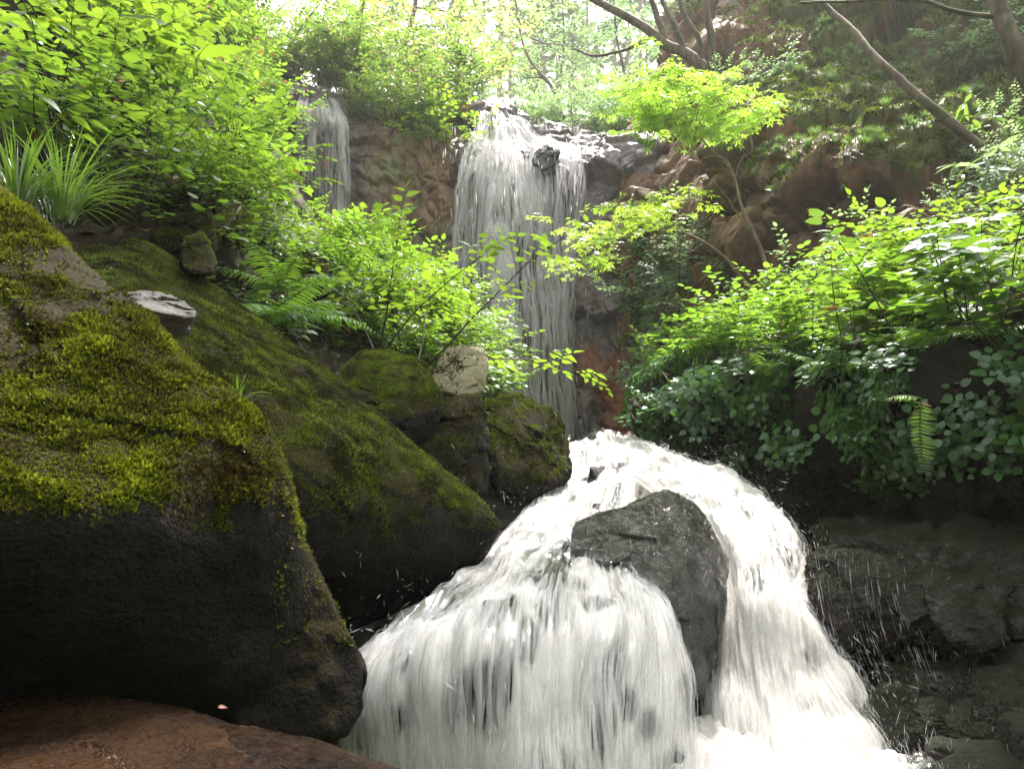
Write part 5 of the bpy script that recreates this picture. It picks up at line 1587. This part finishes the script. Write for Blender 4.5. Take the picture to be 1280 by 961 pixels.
crown_tree('broadleaf_tree', 'pale leaved tree behind the sprawling many stemmed trunk', (790, 140, 14), [(780, 90, 14), (770, 40, 14), (765, -40, 14)],
           [(790, 95, 14.5, 46, 20, 1.0, 22), (755, 40, 16, 46, 22, 1.0, 20), (820, 60, 14, 40, 24, 1.0, 20), (790, 10, 14, 60, 20, 1.0, 22), (870, 30, 13, 40, 30, 0.6, 18), (930, 40, 10.8, 40, 34, 0.5, 16)], M['leaf_grey'], 'small', 0.10, 75, 0.07)

# shrubs along the brink
p = np.array([P(px, py, d) for px, py, d in [(455, 150, 10.6), (480, 160, 10.6), (500, 165, 10.6), (525, 170, 10.6), (550, 178, 10.6), (570, 172, 10.7), (470, 130, 11.2), (500, 135, 11.2), (530, 140, 11.2), (560, 150, 11.2), (585, 140, 11.5),
     (445, 130, 11.2), (470, 105, 12), (510, 110, 12), (550, 120, 12), (580, 120, 12.2), (430, 118, 11.6), (520, 165, 10.3), (550, 172, 10.3), (490, 172, 10.4), (465, 165, 10.5)]])
undergrowth('undergrowth', p, np.tile(UP, (len(p), 1)), ['mid', 'mid', 'bank'], 1.3, 'dark shrubby mass overhanging the rock between the two falls', M['leaf_mid'], M['twig'], 41, 1.0)
g = np.random.default_rng(19)
p = np.array([P(655 + 230 * g.random(), 165 + 18 * g.normal(), 10.6 + 2.5 * g.random()) for _ in range(46)])
undergrowth('undergrowth', p, np.tile(UP, (len(p), 1)), ['grey', 'mid', 'fine', 'sasa'], 0.95, 'pale tangled undergrowth on the brink right of the main fall', M['leaf_grey'], M['twig'], 42, 1.0)
p = np.array([P(330 + 130 * g.random(), 105 + 16 * g.normal(), 10.8 + 1.6 * g.random()) for _ in range(24)])
undergrowth('undergrowth', p, np.tile(UP, (len(p), 1)), ['mid', 'sasa', 'fine'], 1.4, 'bamboo grass and shrubs above the thin left waterfall', M['leaf_mid'], M['twig'], 43, 1.0)
row(WALL, [(540, 190, 1.3), (565, 190, 1.2)], 'shrub', 'bank_round', 'shrub with pale shining leaves overhanging the brown rock between the falls', 'shrub', 'pale leaved shrubs over the brown rock')

crown_tree('broadleaf_tree', 'hazy green tree far behind the main fall between the cedars', (690, 150, 17), [(700, 100, 17), (705, 50, 17), (700, -40, 17)],
           [(680, 75, 18, 60, 20, 1.5, 20), (745, 60, 18, 60, 20, 1.5, 18), (620, 60, 18, 40, 24, 1.5, 20), (690, 10, 18, 90, 18, 1.5, 26)], M['leaf_grey'], 'small', 0.15, 76, 0.07, L=0.8)

# tall cedars far behind
g = np.random.default_rng(23)
xs = [612, 622, 633, 640, 652, 664, 671, 680, 688, 697, 703, 712, 722, 728, 738, 747, 753, 764, 772, 783, 792, 801, 812, 824, 838, 852, 545, 560, 578, 592, 505, 480, 452, 430, 866, 880]
def cedar_meshes(seed):
    g = np.random.default_rng(seed)
    H = 24.0
    pts = np.stack([0.1 * np.cumsum(g.normal(size=20)) / 4, 0.1 * np.cumsum(g.normal(size=20)) / 4, np.linspace(0, H, 20)], 1)
    tr = MB(); tr.add(*tube(pts, np.linspace(0.17, 0.04, 20), 8))
    pl = Plant()
    for k in range(46):
        z = 16 + 8 * g.random()
        a = g.random() * 6.283
        L = 0.4 + (24.5 - z) * 0.14
        i = int(z / H * 19.9)
        q = arc(pts[i] + [0, 0, z - pts[i][2]], [math.cos(a), math.sin(a), 0.1], L, 4, g, 0.5, 0.06)
        tr.add(*tube(q, np.linspace(0.02, 0.006, 5), 3))
        for m in range(14):
            s = catmull(q, 15)[m + 1]
            pl.leaf(s, [math.cos(a) + g.normal() * 0.8, math.sin(a) + g.normal() * 0.8, -0.3], unit(UP + g.normal(size=3) * 0.4), 0.35)
    V, F = pl.leaves('ovate')
    return tr.data('cedar trunk', M['cedar_bark'], True), mesh_data('cedar crown', V, F, M['leaf_mid'])
CED = [cedar_meshes(s) for s in range(3)]
for k, px in enumerate(xs):
    d = 27 + 26 * g.random()
    b = P(px + g.normal() * 2, 300, d)
    z = 4.4 + 0.05 * (d - 12)
    root = empty('cedar_tree', (b[0], b[1], z - 0.3))
    s = 0.7 + 0.5 * g.random()
    root.scale = (s, s, 1.0)
    root.rotation_euler = (g.normal() * 0.012, g.normal() * 0.012, g.random() * 6.28)
    side = 'behind the pale trees above the main fall' if px >= 600 and px < 760 else 'behind the sprawling trunk on the cliff top' if px >= 760 else 'behind the bright tree between the two falls'
    tag(root, 'thin straight cedar trunk ' + side, 'cedar', 'cedars ' + side)
    t_, c_ = CED[k % 3]
    link('trunk', t_, root); link('crown', c_, root)

# unseen trees added behind the camera to block sky light on the near rocks
def shade_meshes(seed):
    g = np.random.default_rng(seed)
    tr = MB()
    pts = arc([0, 0, 0], [0.1, 0.05, 1], 4.2, 10, g, 0.0, 0.05)
    tr.add(*tube(pts, np.linspace(0.14, 0.05, 11), 8))
    pl = Plant()
    for k in range(70):
        a = g.random() * 6.283; rad = 2.3 * math.sqrt(g.random()); z = 0.4 + 4.4 * g.random()
        c = np.array([math.cos(a) * rad, math.sin(a) * rad, z])
        if k % 4 == 0:
            tr.add(*tube(catmull(np.array([pts[5], (pts[6] + c) / 2 + [0, 0, .2], c]), 8), np.linspace(0.04, 0.01, 8), 5))
        for m in range(40):
            pl.leaf(c + g.normal(size=3) * [0.4, 0.4, 0.22], [math.cos(a) + g.normal(), math.sin(a) + g.normal(), -0.2], unit(UP + g.normal(size=3) * 0.5), 0.17)
    V, F = pl.leaves('ovate')
    return tr.data('tree trunk', M['bark'], True), mesh_data('tree crown', V, F, M['leaf_mid'])
t_, c_ = shade_meshes(91)
for k, (x, y, lab) in enumerate(((-3.0, -2.6, 'unseen shade tree added on the left bank downstream of the brown rock'), (0.6, -3.8, 'unseen shade tree added over the stream downstream'), (3.2, -2.2, 'unseen shade tree added on the right bank downstream of the ledges'))):
    root = empty('broadleaf_tree', (x, y, -1.0)); root.rotation_euler = (0, 0, k * 2.0)
    tag(root, lab, 'tree')
    link('trunk', t_, root); link('crown', c_, root)

# unseen tree added on the right bank, its crown shaped to shade the cascade
def overhang(seed):
    g = np.random.default_rng(seed)
    root = empty('broadleaf_tree', (3.6, 3.2, 0.3)); tag(root, 'unseen tree added on the right bank to shade the cascade', 'tree')
    b0 = np.array(root.location)
    tr = MB()
    trunk = catmull(np.array([[3.6, 3.2, 0.3], [3.5, 3.4, 2.2], [3.1, 3.9, 4.0], [2.7, 4.5, 5.4], [2.3, 5.0, 6.8]]), 24)
    tr.add(*tube(trunk - b0, np.linspace(0.15, 0.06, 24), 9))
    pl = Plant()
    for k in range(110):
        c = np.array([-0.3 + 2.25 * g.random(), 4.1 + 2.5 * g.random(), 0])
        c[2] = 5.0 + 1.3 * g.random() + 0.25 * (c[1] - 3.5)
        if k % 6 == 0:
            tr.add(*tube(catmull(np.array([trunk[17], (trunk[19] + c) / 2 + [0, 0, 0.25], c]) - b0, 9), np.linspace(0.045, 0.01, 9), 5))
        for m in range(SHADE_CANOPY):
            a = g.random() * 6.283
            pl.leaf(c + g.normal(size=3) * [0.3, 0.3, 0.16], [math.cos(a), math.sin(a), -0.2], unit(UP + g.normal(size=3) * 0.35), 0.12)
    tr.build('trunk', M['bark'], root, True)
    V, F = pl.leaves('ovate')
    link('crown', mesh_data('crown', V - b0, F, M['leaf_mid']), root)
SHADE_CANOPY = 16
overhang(17)

# ------------------------------------------------------------------ air
def haze():
    me = bpy.data.meshes.new('haze')
    bm = bmesh.new()
    bmesh.ops.create_cube(bm, size=1)
    bm.to_mesh(me); bm.free()
    t = NT('haze')
    v = t.n('VolumePrincipled')
    v.inputs['Color'].default_value = (0.95, 0.97, 0.96, 1)
    v.inputs['Density'].default_value = HAZE
    v.inputs['Anisotropy'].default_value = 0.3
    t.t.links.new(v.outputs[0], t.out.inputs['Volume'])
    me.materials.append(t.m)
    o = link('haze', me, loc=(0, 33, 14.5))
    o.scale = (184, 142, 39)
    return tag(o, 'thin bright mist in the ravine air', 'haze', kind='stuff')
HAZE = 0.002
if HAZE: haze()
